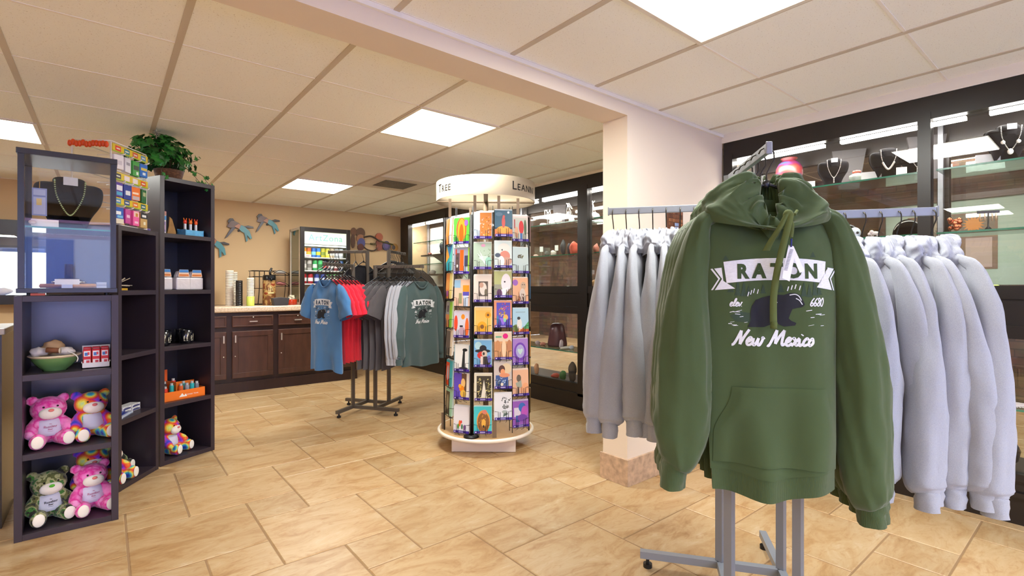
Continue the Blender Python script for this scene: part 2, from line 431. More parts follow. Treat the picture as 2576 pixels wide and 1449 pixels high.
# the lobby beyond the glass cases
M_gceil = mat('lobby_ceiling', (150, 140, 132), 0.9)
build_ceiling(3.95, 8.2, -2.5, 9, 2.5, 4.0, 1.2, 1.2, 1.2, 'ceiling', M_gceil)
struct(B().box(8.2, 8.35, -2.6, 9, 0, 2.6).build('wall_right', stone_material()))
struct(B().box(3.9, 8.35, 9, 9.1, 0, 2.6).build('wall_far', mat('lobby_wall', (120, 90, 62), .8, var=.3, vscale=3, stretch=(1,1,4))))
struct(B().box(3.43, 3.98, -2.5, 6.85, 2.186, 2.55).build('wall_header', mat('header_board', (238, 230, 218), .9)))

# ------------------------------------------------------------ ceiling lights
M_diff = mat('light_diffuser', (255, 247, 232), 0.5, emit=7.0)
M_diff2 = mat('lobby_diffuser', (255, 244, 220), 0.5, emit=5.0)
M_trimw = mat('light_trim', (226, 216, 200), 0.5)
def panel(x0, x1, y0, y1, z, label, power=26, dm=None, col=(.95, 0.98, 0.94)):
    cx, cy = (x0 + x1) / 2, (y0 + y1) / 2
    t = thing('ceiling_light', label, 'ceiling light', (cx, cy, z))
    w, d = (x1 - x0) / 2, (y1 - y0) / 2
    b = B()
    for a in ((-w, w, -d, -d + 0.02), (-w, w, d - 0.02, d), (-w, -w + 0.02, -d + 0.02, d - 0.02), (w - 0.02, w, -d + 0.02, d - 0.02)): b.box(a[0], a[1], a[2], a[3], -0.008, 0)
    b.build('frame', M_trimw, t)
    B().box(-w + 0.02, w - 0.02, -d + 0.02, d - 0.02, -0.005, 0).build('diffuser', dm or M_diff, t)
    ld = bpy.data.lights.new('lamp', 'AREA'); ld.shape = 'RECTANGLE'; ld.size = 2 * w - .05; ld.size_y = 2 * d - .05
    ld.energy = power; ld.color = col
    lo = bpy.data.objects.new('lamp', ld); COL.objects.link(lo); lo.parent = t; lo.location = (0, 0, -0.012)
    return t
gx = lambda k: 0.245 + 0.587 * k
gy = lambda k: 2.579 + 0.6096 * k
panel(gx(2), gx(3), gy(0), gy(1), CF, 'bright square ceiling light above and left of the card spinner')
panel(gx(2), gx(3), gy(4), gy(5), CF, 'square ceiling light near the back wall above the drinks cooler')
panel(gx(-2), gx(-1), gy(3), gy(4), CF, 'square ceiling light at the left edge above the glass display cabinet')
panel(1.474, 2.061, .588, 1.198, CN, 'large bright ceiling light at the top edge near the green hoodie')
for i, (x, y) in enumerate(((gx(-3.9), gy(0)), (gx(-2), gy(-0.3)))):
    pass
panel(-2.05, -1.46, -1.85, -1.24, CN, 'added unseen ceiling light behind the camera over the entrance side')  # this and the next two panels are added out of view, assumed fixtures
panel(1.474, 2.061, -1.85, -1.24, CN, 'added unseen ceiling light behind the camera near the window wall')
panel(-2.65, -2.05, 1.0, 1.6, CN, 'added unseen ceiling light left of the camera by the side wall')
panel(4.85, 6.1, 0.75, 1.35, 2.5, 'long lobby ceiling light seen through the near glass case', 26, M_diff2)
panel(6.9, 8.1, 0.75, 1.35, 2.5, 'lobby ceiling light farthest back, seen under the first one', 26, M_diff2)
panel(5.5, 6.7, 7.4, 8.0, 2.5, 'added lobby fill light near the far lobby wall', 60, M_diff2)  # added panel, no known fixture; brightens the lobby behind the far case
panel(4.9, 6.1, 5.2, 5.8, 2.5, 'lobby ceiling light seen through the far glass case', 26, M_diff2)

t = thing('air_vent', 'grey square louvred air vent in the ceiling left of the card spinner', 'vent', (gx(3.5), gy(3.5), CF))
b = B()
for k in range(9): b.box(-0.17, 0.17, -0.15 + k * 0.036, -0.15 + k * 0.036 + 0.022, -0.010, -0.004)
b.build('louvres', mat('vent_grey', (120, 112, 100), 0.5), t)
b = B()
for a in ((-0.28, 0.28, -0.28, -0.17), (-0.28, 0.28, 0.18, 0.28), (-0.28, -0.18, -0.17, 0.18), (0.18, 0.28, -0.17, 0.18)): b.box(*a, -0.007, 0)
b.build('frame', M_trimw, t)

# ------------------------------------------------------------ glass display cases of the right wall
M_led = mat('led_strip', (255, 250, 240), 0.4, emit=16.0)
M_recess = mat('case_board', (60, 50, 44), 0.5)
def wall_case(name, label, ya, yb, posts, low_open=True, midtop=1.15, shelves=(), lowshelves=(), sy=None, dep=0.5):
    t = thing(name, label, 'display case', (3.43, ya, 0))
    L = yb - ya; X = dep
    b = B()
    b.box(0, .06, 0, L, 2.06, 2.183)                      # front head
    b.box(X - .05, X, 0, L, 2.02, 2.183); b.box(0.06, X - .05, 0, L, 2.15, 2.183)
    b.box(0, 0.05, 0, L, 1.10, 1.165); b.box(0.012, .03, 0, L, 0.97, 1.10); b.box(0, 0.05, 0, L, 0.905, 0.97)
    b.box(0, .05, 0, L, 0.215, 0.25); b.box(0.015, X, 0, L, 0.0, 0.215); b.box(-0.004, 0.015, 0, L, 0.135, 0.16)
    b.box(X - .05, X, 0, L, 1.05, 1.12)
    for y, w in posts:
        b.box(-.004, 0.065, y - ya - w / 2, y - ya + w / 2, 0.03, 2.1)
        b.box(X - .054, X + .004, y - ya - w / 2, y - ya + w / 2, 0.1, 2.1)
    b.build('frame', M_black, t)
    B().box(0.055, X - .05, 0, L, 1.11, 1.135).build('shelf_board', M_recess, t)
    b = B()
    for y, w in posts:
        b.box(0.056, 0.075, y - ya - .012, y - ya + .012, 1.14, 2.03)
        b.box(X - .12, X - .09, y - ya - .012, y - ya + .012, 1.14, 2.14)
    b.build('shelf_track', M_alu, t)
    ys = [p[0] for p in posts]
    for i in range(len(ys) - 1):
        a, c = ys[i] - ya + posts[i][1] / 2, ys[i + 1] - ya - posts[i + 1][1] / 2
        B().box(0.028, 0.034, a, c, 1.165, 2.06).build('glass_pane', M_glass, t)
        B().box(0.028, 0.034, a, c, 0.25, 0.905).build('glass_pane', M_glass, t)
        B().box(X - .03, X - .025, a, c, 0.25, 2.02).build('back_glass', M_glass, t)
        for z in shelves:
            b = B(); b.box(0.08, X - .1, a + .01, c - .01, z - .008, z); 
            o = b.build('glass_shelf', M_gshelf, t)
            B().box(0.076, 0.08, a + .01, c - .01, z - .009, z + .0005).build('shelf_edge', M_gedge, o)
        for z in lowshelves:
            b = B(); b.box(0.08, X - .1, a + .01, c - .01, z - .008, z); 
            o = b.build('glass_shelf', M_gshelf, t)
            B().box(0.076, 0.08, a + .01, c - .01, z - .009, z + .0005).build('shelf_edge', M_gedge, o)
    n = max(1, round(L / 0.62)); s = L / n
    for i in range(n):
        B().box(0.070, 0.105, i * s + .05, (i + 1) * s - .04, 2.040, 2.058).build('light_strip', M_led, t)
    ld = bpy.data.lights.new('strip_lamp', 'AREA'); ld.shape = 'RECTANGLE'; ld.size = 0.03; ld.size_y = L - .1; ld.energy = 9 * L; ld.color = (1, .95, .88)
    lo = bpy.data.objects.new('strip_lamp', ld); COL.objects.link(lo); lo.parent = t; lo.location = (0.115, L / 2, 2.03); lo.rotation_euler = (0, R(-25), 0)
    return t
wall_case('wall_display_case', 'black framed glass jewellery case on the near right wall behind the hoodies', -2.2, 1.808,
          [(-2.17, .05), (-.6, .06), (.68, .056), (1.775, .065)], shelves=(1.455, 1.80), lowshelves=(.55,))
wall_case('wall_display_case', 'black framed glass case between the card spinner and the back wall', 2.03, 6.85,
          [(2.06, .05), (3.17, .12), (4.5, .06), (5.6, .06), (6.72, .24)], shelves=(1.48, 1.80), lowshelves=(.53,))
struct(B().box(3.49, 3.93, 1.82, 2.02, 0, 2.18).build('wall_partition', M_cream))
# ------------------------------------------------------------ cloth
def cloth(name, c1, c2=None, scale=160, stretch=(1, 1, 3.0), rough=0.95, sheen=0.25):
    if name in MATS: return MATS[name]
    m = mat(name, c1, rough, sheen=sheen, spec=0.15)
    nt = m.node_tree; n = nt.nodes; l = nt.links; p = n['Principled BSDF']
    co = n.new('ShaderNodeTexCoord'); mp = n.new('ShaderNodeMapping'); mp.inputs['Scale'].default_value = stretch
    l.new(co.outputs['Object'], mp.inputs[0])
    t = n.new('ShaderNodeTexNoise'); t.inputs['Scale'].default_value = scale; t.inputs['Detail'].default_value = 5; t.inputs['Roughness'].default_value = .7
    l.new(mp.outputs[0], t.inputs['Vector'])
    if c2:
        r = n.new('ShaderNodeValToRGB'); r.color_ramp.elements[0].position = 0.38; r.color_ramp.elements[1].position = 0.62
        r.color_ramp.elements[0].color = rgba(c2); r.color_ramp.elements[1].color = rgba(c1)
        l.new(t.outputs[0], r.inputs[0]); l.new(r.outputs[0], p.inputs['Base Color'])
    b = n.new('ShaderNodeBump'); b.inputs['Strength'].default_value = 0.25; b.inputs['Distance'].default_value = 0.001
    t2 = n.new('ShaderNodeTexNoise'); t2.inputs['Scale'].default_value = 900; l.new(co.outputs['Object'], t2.inputs['Vector'])
    t3 = n.new('ShaderNodeTexNoise'); t3.inputs['Scale'].default_value = 14; t3.inputs['Detail'].default_value = 3; l.new(co.outputs['Object'], t3.inputs['Vector'])
    b2 = n.new('ShaderNodeBump'); b2.inputs['Strength'].default_value = 0.35; b2.inputs['Distance'].default_value = 0.006
    l.new(t2.outputs[0], b.inputs['Height']); l.new(t3.outputs[0], b2.inputs['Height']); l.new(b.outputs[0], b2.inputs['Normal'])
    l.new(b2.outputs[0], p.inputs['Normal'])
    return m
def rib(name, c):
    if name in MATS: return MATS[name]
    m = mat(name, c, 0.95, sheen=.25, spec=.15)
    n = m.node_tree.nodes; l = m.node_tree.links; p = n['Principled BSDF']
    co = n.new('ShaderNodeTexCoord'); w = n.new('ShaderNodeTexWave'); w.inputs['Scale'].default_value = 110; w.bands_direction = 'X'
    l.new(co.outputs['Object'], w.inputs['Vector'])
    b = n.new('ShaderNodeBump'); b.inputs['Strength'].default_value = 0.35; b.inputs['Distance'].default_value = 0.002
    l.new(w.outputs[0], b.inputs['Height']); l.new(b.outputs[0], p.inputs['Normal'])
    return m

def ss(a, b, x):
    t = min(1, max(0, (x - a) / (b - a))); return t * t * (3 - 2 * t)
def lerp_t(tab, t):
    for (a, va), (b, vb) in zip(tab, tab[1:]):
        if t <= b: u = (t - a) / (b - a); u = u * u * (3 - 2 * u) if False else u; return va + (vb - va) * u
    return tab[-1][1]

class Body:
    """hanging front/back cloth shell; x right, -y front, z up, 0 = neck of the hanger"""
    def __init__(s, xl, xr, top, hem, hd, seed=0, neck=0.075, dip=0.05, fold=0.015, hemfold=0.026):
        s.xl, s.xr, s.topt, s.hem, s.hd, s.neck, s.dip, s.fold, s.hf = xl, xr, top, hem, hd, neck, dip, fold, hemfold
        rng = random.Random(seed); s.ph = [rng.uniform(0, 6.28) for _ in range(12)]; s.k = [rng.uniform(.85, 1.15) for _ in range(12)]; s.seed = seed
    def top(s, x, back=False):
        z = lerp_t(s.topt, abs(x))
        if abs(x) < s.neck: z -= (s.dip if not back else s.dip * .25) * (1 - (x / s.neck) ** 2)
        return z
    def pos(s, u, t, back=False):
        # u in -1..1 across, t in 0..1 down
        xl = lerp_t(s.xl, t); xr = lerp_t(s.xr, t)
        x = xl + (xr - xl) * (u + 1) / 2
        x0 = s.xl[0][1] + (s.xr[0][1] - s.xl[0][1]) * (u + 1) / 2
        zt = s.top(x0, back); zh = s.hem + 0.012 * sin(9 * x + s.ph[0]) + .006 * sin(23 * x + s.ph[1])
        z = zt + (zh - zt) * t
        return x, z, s.depth(u, t, x, z, back)
    def depth(s, u, t, x, z, back):
        e = max(0, 1 - abs(u) ** 3.0) ** 0.6
        D = s.hd * (0.18 + 0.82 * ss(0, .16, t)) * e
        q = 4 if back else 0
        f = sin(17 * s.k[q] * x + s.ph[q] + 1.5 * t) * .55 + sin(31 * s.k[q + 1] * x + s.ph[q + 1] - 2 * t) * .35 + sin(52 * s.k[q + 2] * x + s.ph[q + 2]) * .15 * t
        A = (s.fold * ss(.1, .5, t) + s.hf * ss(.55, 1, t)) * min(1, e * 1.3)
        f2 = noise.noise(Vector((x * 7 + s.seed, t * 3, q))) * s.fold * .9 * e + noise.noise(Vector((x * 16 + s.seed, t * 9, q + 9))) * s.fold * .35 * e
        d = D + A * f + f2
        return d if back else -d
    def front(s, x, z):
        t = .5
        for _ in range(12):
            xl = lerp_t(s.xl, t); xr = lerp_t(s.xr, t); u = (x - xl) / (xr - xl) * 2 - 1; u = max(-.99, min(.99, u))
            x_, z_, y = s.pos(u, t)
            t += (z_ - z) / abs(s.hem - .1) * .9; t = min(1, max(0, t))
        return y
    def mesh(s, b, nu=56, nv=64, t0=0, t1=1, off=0.0):
        for back in (False, True):
            rows = []
            for j in range(nv + 1):
                t = t0 + (t1 - t0) * j / nv; row = []
                for i in range(nu + 1):
                    u = -1 + 2 * i / nu; x, z, y = s.pos(u, t, back); e = 1 - abs(u) ** 6
                    row.append((x + off * (1 if u > 0 else -1) * (1 - e), y + (off if back else -off) * e, z))
                rows.append(row)
            b.grid(rows, flip=not back)
        return b

def sleeve(b, path, seed=0, n=26, steps=46, wr=.06, t0=0.0, t1=1.0, grow=0.0):
    """path: (x,y,z,half width,half depth) top to cuff"""
    rng = random.Random(seed); p1, p2, p3 = (rng.uniform(0, 6.28) for _ in range(3))
    P = smooth_pts(path, 8); N = len(P) - 1; rows = []
    for j in range(steps + 1):
        t = t0 + (t1 - t0) * j / steps; f = t * N; i = min(int(f), N - 1); w = f - i
        c = [P[i][k] * (1 - w) + P[i + 1][k] * w for k in range(5)]
        d = Vector((P[i + 1][0] - P[i][0], 0, P[i + 1][2] - P[i][2])).normalized(); lat = Vector((-d.z, 0, d.x))
        row = []
        for k in range(n):
            a = 2 * pi * k / n
            rr = 1 + crease(seed, a, t, wr) + wr * (sin(2 * a + 5 * t + p1) * .6 + sin(3 * a - 9 * t + p2) * .5) * ss(0, .2, t) + noise.noise(Vector((cos(a) * 1.6 + seed, sin(a) * 1.6, t * 5))) * wr * 2.0 + noise.noise(Vector((cos(a) * 3 + seed, sin(a) * 3, t * 17))) * wr * 1.0
            v = Vector(c[:3]) + lat * cos(a) * (c[3] + grow) * rr + Vector((0, 1, 0)) * sin(a) * (c[4] + grow) * rr
            row.append(tuple(v))
        rows.append(row)
    return b.grid(rows, closed=True)
def crease(seed, a, t, wr):
    v = Vector((cos(a) * 1.1 + seed, sin(a) * 1.1 + 2.2 * t, t * 3.2))
    r = 1 - abs(noise.noise(v) * 2.2); r = max(0, r) ** 2
    return (r - .45) * wr * 1.6 * ss(0, .15, t)

def hood(b, seed, w=.160, d=.085, base=-.105, rim_y=0.0, front_drop=.115, ruffle=.013):
    rng = random.Random(seed); ph = [rng.uniform(0, 6.28) for _ in range(6)]
    n = 168; prof = 34; rows = []
    # profile: 0 outer base .. .75 rim .. 1 inside
    for j in range(prof + 1):
        s = j / prof; row = []
        for i in range(n):
            a = 2 * pi * i / n; fr = ss(.35, 1.0, (1 - sin(a)) / 2 * 1.0) if sin(a) < 0 else 0.0   # front amount (-y)
            fr = max(0, -sin(a)) ** 3
            ax, ay = w, d
            zb = base - .028 * max(0, -sin(a)) ** 2
            if s < .35:
                q = s / .35; r = 1.0 + .05 * sin(pi * q); z = zb + (base * -.45) * q * 1.15 * (1 - .92 * fr)
                rx, ry = ax * r, ay * r
            elif s < .78:
                q = (s - .35) / .43
                r0 = 1.0; rx = ax * (1 - q) + .034 * q; ry = ay * (1 - q) + .040 * q
                rx += .018 * sin(pi * q); ry += .012 * sin(pi * q)
                z0 = zb + (base * -.45) * 1.15 * (1 - .92 * fr); z = z0 + (0.018 - z0) * sin(q * pi / 2)
                z = z - front_drop * fr * min(1, q * 2.0)
                ry -= .022 * fr * sin(pi * q)
            else:
                q = (s - .78) / .22; rx = .034 + .004 * q; ry = .040 + .006 * q; z = .018 - front_drop * fr - .13 * q * (1 - .5 * fr)
            fold = .010 * sin(3 * a + 6 * s + ph[0]) * sin(pi * min(1, s / .78)) + .006 * sin(7 * a - 9 * s + ph[1]) * sin(pi * min(1, s / .78))
            rf = math.exp(-((s - .70) / .13) ** 2) * ruffle
            rr = rf * (sin(22 * a + ph[2] + 6 * s) + .7 * sin(37 * a + ph[3] - 9 * s)) * (1 - .5 * fr)
            zz = rf * (sin(23 * a + ph[4]) * .8 + sin(13 * a + ph[5])) * (1 - .5 * fr)
            nz = (noise.noise(Vector((cos(a) * 2 + seed, sin(a) * 2, s * 4))) * .014 + (.5 - abs(noise.noise(Vector((cos(a) * 3 + seed, sin(a) * 3, s * 7 + a)))) * 2) * .008) * sin(pi * min(1, s / .85))
            row.append(((rx + fold + rr + nz) * cos(a), (ry + fold * .6 + rr + nz) * sin(a) + rim_y, z + zz + fold * .5))
        rows.append(row)
    return b.grid(rows, closed=True)

M_hang = mat('hanger_black', (22, 22, 26), 0.35)
M_hook = mat('hanger_hook', (60, 56, 50), 0.3, metal=.8)
def make_hanger(label='x', group=None, hook=.10, drop=.12):
    t = thing('clothes_hanger', label, 'hanger', group=group)
    b = B(); pts = [(0, 0, 0), (0, 0, hook * .45), (.006, 0, hook * .6)]
    r = .0212
    pts = [(0, 0, -.005), (0, 0, .03), (.012, 0, .055), (.0205, 0, .068)] + [(.0 + r * cos(a), 0, .082 + r * sin(a)) for a in [R(x) for x in range(-10, 200, 30)]]
    # lift so that the inside top of the hook sits at z=hook
    k = hook - .099
    pts = [pts[0]] + [(x, y, z + k) for x, y, z in pts[1:]]
    b.tube(pts, .0022, 6); b.build('hook', M_hook, t)
    b = B(); arm = smooth_pts([(-.205, 0, -.115), (-.17, 0, -.085), (-.06, 0, -.025), (0, 0, 0), (.06, 0, -.025), (.17, 0, -.085), (.205, 0, -.115)], 4)
    b.tube(arm, .0045, 6); b.tube([(-.195, 0, -.113), (.195, 0, -.113)], .003, 6); b.ell((0, 0, .002), (.012, .006, .012), 8, 6)
    b.build('shoulder_bar', M_hang, t)
    return t

# ------------------------------------------------------------ chest print
def chest_print(parent, body, cx, cz, k, white=(222, 224, 228), ink=None, full=True, bearcol=(22, 24, 34), shade=(52, 70, 54)):
    """cx,cz centre of the print; k metres per design unit (design drawn about (1935,765))"""
    def fn(off):
        def f(px, py):
            x = cx + px * k; z = cz + py * k
            return (x, body.front(x, z) - off, z)
        return f
    def P(pts): return [(a - 1935, 765 - b_) for a, b_ in pts]
    def fill(b, poly, off):                  # triangulated strip fill through bmesh for smooth conforming
        bm = bmesh.new(); vs = [bm.verts.new((x, y, 0)) for x, y in poly]; bm.faces.new(vs)
        bmesh.ops.triangulate(bm, faces=bm.faces[:])
        for _ in range(4):
            es = [e for e in bm.edges if e.calc_length() > 9]
            if not es: break
            bmesh.ops.subdivide_edges(bm, edges=es, cuts=1)
            bmesh.ops.triangulate(bm, faces=bm.faces[:])
        bm.verts.index_update(); g = fn(off)
        b.add([g(v.co.x, v.co.y) for v in bm.verts], [tuple(v.index for v in f.verts) for f in bm.faces], True); bm.free()
    M_white = mat('print_white', white, .8, var=.10, vscale=120, stretch=(1, 1, 6))
    b = B()
    top = lambda x: 667 - 9 * (1 - ((x - 1932) / 125.0) ** 2)
    bot = lambda x: 720 - 8 * (1 - ((x - 1932) / 118.0) ** 2)
    xs = [1810 + i * 24.5 for i in range(11)]
    fill(b, P([(x, top(x)) for x in xs] + [(1817 + (2048 - 1817) * i / 10, bot(1817 + (2048 - 1817) * i / 10)) for i in range(10, -1, -1)]), .0012)
    fill(b, P([(1790, 683), (1806, 681), (1810, 714), (1836, 733), (1792, 737), (1807, 709)]), .0012)
    fill(b, P([(1782, 684), (1786, 683), (1803, 708), (1788, 737), (1784, 737), (1799, 709)]), .0012)
    fill(b, P([(2080, 684), (2060, 681), (2056, 714), (2028, 730), (2072, 737), (2062, 709)]), .0012)
    fill(b, P([(2089, 684), (2085, 683), (2066, 708), (2076, 737), (2080, 738), (2070, 709)]), .0012)
    def strokes(txt, x, y, h, w):
        vs, fs = script2d(txt, h, w); g = fn(.0014)
        b.add([g(v[0] + x - 1935, v[1] + 765 - y) for v in vs], fs, True); b.add([g(v[0] + x - 1935, v[1] + 765 - y) for v in vs], [f[::-1] for f in fs], True)
    strokes('elev.', 1838, 777, 19, 2.8)
    strokes('6680', 2024, 776, 20, 2.8)
    strokes('New Mexico', 1922, 873, 36, 6.2)
    rng = random.Random(5)
    for _ in range(26):
        x = rng.uniform(1822, 2050); y = rng.uniform(783, 826)
        if 1868 < x < 1985: continue
        vs, fs = ribbon2d([(x - 1935, 765 - y), (x - 1935 + rng.uniform(6, 16), 765 - y + rng.uniform(-1, 3))], rng.uniform(.8, 1.8), 2); g = fn(.0014)
        b.add([g(*v) for v in vs], fs); 
    for x, y in ((1873, 742), (1880, 738), (1866, 746), (1890, 740), (1958, 733), (1966, 730), (1974, 728), (1984, 731)):
        vs, fs = ribbon2d([(x - 1935, 765 - y - 6), (x - 1935 + 3, 765 - y + 5)], 2.2, 2); g = fn(.0013); b.add([g(*v) for v in vs], fs)
    for pts in ([(1962, 749), (1974, 747), (1983, 752), (1988, 762)], [(1976, 757), (1984, 762), (1990, 772)], [(1925, 754), (1931, 762), (1936, 768)]):
        vs, fs = ribbon2d([(a - 1935, 765 - c) for a, c in pts], 2.0, 3); g = fn(.0026); b.add([g(*v) for v in vs], fs)
    b.build('chest_print', M_white, parent)
    # dark inks: letters, pines, bear
    b = B(); b.col = None
    M_ink = ink
    for ch, x in (('R', 1853), ('A', 1894), ('T', 1934), ('O', 1972), ('N', 2014)):
        vs, fs = text2d(ch, 47, bold=2.6); g = fn(.0022)
        yy = 708 - 3 * (1 - ((x - 1932) / 118.0) ** 2)
        b.add([g(v[0] * .92 + x - 1935, v[1] + 765 - yy) for v in vs], fs, False)
    b.build('print_letters', M_ink, parent)
    b = B()
    rng = random.Random(9)
    for x, y, h in ((1826, 742, 30), (1842, 750, 44), (1856, 752, 40), (1868, 750, 26), (1995, 752, 38), (2008, 754, 34), (2022, 750, 42), (2034, 748, 26), (1905, 745, 24), (1945, 742, 22), (1815, 662, 12), (2020, 656, 14)):
        x -= 1935; yb = 765 - y; 
        for q in range(3):
            w = 8 - q * 2
            fill(b, [(x - w, yb + h * q * .25), (x + w, yb + h * q * .25), (x, yb + h * (.45 + q * .25))], .0010)
    fill(b, P([(1826, 800), (1850, 790), (1880, 795), (1880, 818), (1840, 815)]), .0008)
    b.build('print_pines', mat('print_shade_%d' % shade[0], shade, .9), parent)
    b = B()
    fill(b, P([(1866, 828), (1873, 812), (1873, 792), (1877, 776), (1886, 762), (1900, 756), (1918, 751), (1935, 748), (1950, 749), (1962, 744), (1974, 744), (1984, 748), (1990, 757), (1996, 772), (1990, 778), (1978, 780), (1968, 783),
                (1963, 796), (1960, 806), (1966, 812), (1977, 817), (1974, 823), (1950, 826), (1938, 820), (1930, 812), (1920, 822), (1905, 828)]), .0020)
    b.build('print_bear', mat('print_bear_ink', bearcol, .8), parent)

# ------------------------------------------------------------ hoodie
HS = 0.00111
def hoodie(label, group, c, c2, seed=0, print_=False, hd=.040, sd=.052, detail=1.0, wide=1.0):
    t = thing('hoodie', label, 'hoodie', group=group)
    m = cloth('fleece_%d_%d' % (c[0], c[1]), c, c2, scale=420 if c2 else 160); rm = m if c2 else rib('rib_%d_%d' % (c[0], c[1]), c)
    X = lambda px: (px - 1925) * HS
    Z = lambda py: (470 - py) * HS
    rng = random.Random(seed); j = lambda a: rng.uniform(-a, a) if seed else 0
    xl = [(0, X(1762)), (.08, X(1764)), (.25, X(1768) + j(.01)), (.6, X(1776) + j(.02)), (1, X(1790) + j(.02))]
    xr = [(0, X(2102)), (.08, X(2100)), (.25, X(2094) + j(.01)), (.6, X(2092) + j(.02)), (1, X(2092) + j(.02))]
    top = [(0, -.028), (.06, -.035), (.12, -.062), (.19, -.095), (.225, -.125), (.3, -.15)]
    body = Body(xl, xr, top, Z(1242), hd, seed, neck=.085, dip=.05)
    nu, nv = int(60 * detail), int(66 * detail)
    body.mesh(B(), nu, nv, 0, .925).build('body', m, t)
    b = B(); body.mesh(b, nu, 8, .92, 1.0, off=-.003); b.build('waistband', rm, t)
    zt = [(1760, 590, 34), (1742, 690, 44), (1730, 830, 58), (1722, 980, 68), (1716, 1090, 68), (1706, 1165, 48), (1698, 1190, 34)]
    cu = [(1700, 1166, 27), (1698, 1190, 31), (1692, 1215, 30), (1690, 1244, 29)]
    zr = [(2098, 590, 34), (2122, 690, 42), (2140, 820, 52), (2152, 940, 60), (2156, 1060, 62), (2160, 1180, 58), (2168, 1245, 48), (2176, 1268, 36)]
    cr = [(2172, 1244, 29), (2176, 1268, 33), (2177, 1290, 32), (2178, 1320, 31)]
    for side, (pa, pc) in enumerate(((zt, cu), (zr, cr))):
        sw = rng.uniform(-.035, .035) if seed else 0; sx = j(.02)
        lift = j(.05) if seed else 0
        def mk(l, tt0):
            out = []
            for i, (a, z, w) in enumerate(l):
                q = ss(560, 1200, z)
                out.append((X(a) + sx * q, .008 * (1 - q) - .004 + (.006 if not seed else sw) * q, Z(z) + lift * q * .5, w * HS * 1.0, sd * ((.55 + .50 * ss(560, 900, z)) if not c2 else (.42 + .80 * ss(560, 1060, z))) if tt0 == 0 else .036))
            return out
        P = mk(pa, 0); top0 = P[0]
        q_ = -1 if top0[0] < 0 else 1
        dk = .45 if c2 else 1.0
        P = [(q_ * .09, 0, -.060, .010, .020 * dk), (q_ * .14, 0, -.086, .020, .030 * dk), (q_ * .180, 0, -.118, .028, .036 * dk)] + P[1:]
        P[-1] = (*P[-1][:4], .040)
        b = B(); sleeve(b, P, seed * 7 + side, n=int(28 * detail), steps=int(50 * detail)); b.build('sleeve', m, t)
        b = B(); sleeve(b, mk(pc, 1), seed * 7 + side + 3, n=int(28 * detail), steps=6, wr=.05); b.build('cuff', rm, t)
    b = B(); hood(b, seed + 11, ruffle=.013 if print_ else .005, d=.085 if not c2 else .062, w=.160 if not c2 else .118); b.build('hood', m, t)
    if print_:
        chest_print(t, body, X(1935), Z(765), HS, ink=mat('hoodie_ink', (60, 78, 46), .9))
        # kangaroo pocket
        b = B(); xs = [X(1790) + (X(2090) - X(1790)) * i / 40 for i in range(41)]; rows = []
        for q in range(22):
            z = Z(978) + (Z(1172) - Z(978)) * q / 21; row = []
            v = q / 21.0
            l = X(1832) + (X(1793) - X(1832)) * ss(0, .62, v) ** 1.3; r_ = X(2052) + (X(2086) - X(2052)) * ss(0, .62, v) ** 1.3
            for i in range(41):
                x = l + (r_ - l) * i / 40
                e = min(1, min(i, 40 - i) / 3.0) * min(1, q / 1.5 + .3)
                row.append((x, body.front(x, z) - .0015 - .0035 * e - .004 * math.exp(-((x - l - .03) / .02) ** 2), z))
            rows.append(row)
        b.grid(rows, flip=True); b.build('pocket', m, t)
        # neck tag piece and drawstring
        b = B(); yk = -.118
        b.ell((X(1930), yk, Z(562)), (.013, .010, .014), 12, 8)
        def strip(pts, w0, w1):
            pts = smooth_pts(pts, 5); N = len(pts)
            for i in range(N - 1):
                pass
            rows = []
            for i, p in enumerate(pts):
                w = w0 + (w1 - w0) * i / (N - 1)
                rows.append([(p[0] - w, p[1] + .002, p[2]), (p[0] - w * .5, p[1] - .003, p[2]), (p[0] + w * .5, p[1] - .003, p[2]), (p[0] + w, p[1] + .002, p[2])])
            b.grid(rows); b.grid([[(x, y + .003, z) for x, y, z in r] for r in rows], flip=True)
        strip([(X(1926), yk - .006, Z(560)), (X(1912), yk - .004, Z(590)), (X(1903), -.092, Z(620)), (X(1898), -.075, Z(642))], .006, .009)
        zz = Z(818); 
        strip([(X(1934), yk - .008, Z(560)), (X(1926), yk - .006, Z(600)), (X(1922), -.085, Z(680)), (X(1919), -.066, Z(750)), (X(1920), -.062, zz)], .008, .009)
        strip([(X(1930), yk - .002, Z(565)), (X(1938), yk - .002, Z(585)), (X(1944), -.098, Z(612))], .006, .007)
        b.tube([(X(1919), -.064, zz + .004), (X(1920), -.060, zz - .012)], .009, 8)
        b.tube([(X(1948 + 10 * i / 5), -.110 + .012 * (i / 5), Z(560 - 2 * i)) for i in range(6)], .004, 6)
        b.build('drawstring', mat('drawcord', (88, 100, 52), .95), t)
        b = B()
        b.add([(X(1946), -.082, Z(628)), (X(1960), -.084, Z(650)), (X(1943), -.094, Z(716)), (X(1926), -.096, Z(708)), (X(1930), -.094, Z(684))], [(0, 1, 2, 3, 4)], False)
        b.add([(X(1950), -.080, Z(630)), (X(1958), -.080, Z(632)), (X(1980), -.086, Z(690)), (X(1968), -.090, Z(696)), (X(1962), -.088, Z(680))], [(0, 1, 2, 3, 4)], False)
        tg = b.build('price_tag', mat('tag_paper', (232, 230, 232), .6), t)
        b = B()
        for i in range(16):
            z = Z(640 + i * 3.2); x = X(1951 - i * 1.15); b.add([(x - .005, -.0850 - .0007 * i - .001, z), (x + .004, -.0850 - .0007 * i - .001, z - .001), (x + .004, -.0850 - .0007 * i - .001, z - .0022), (x - .005, -.0850 - .0007 * i - .001, z - .0012)], [(0, 1, 2, 3)], False)
        b.build('barcode', mat('tag_ink', (70, 66, 70), .6), tg)
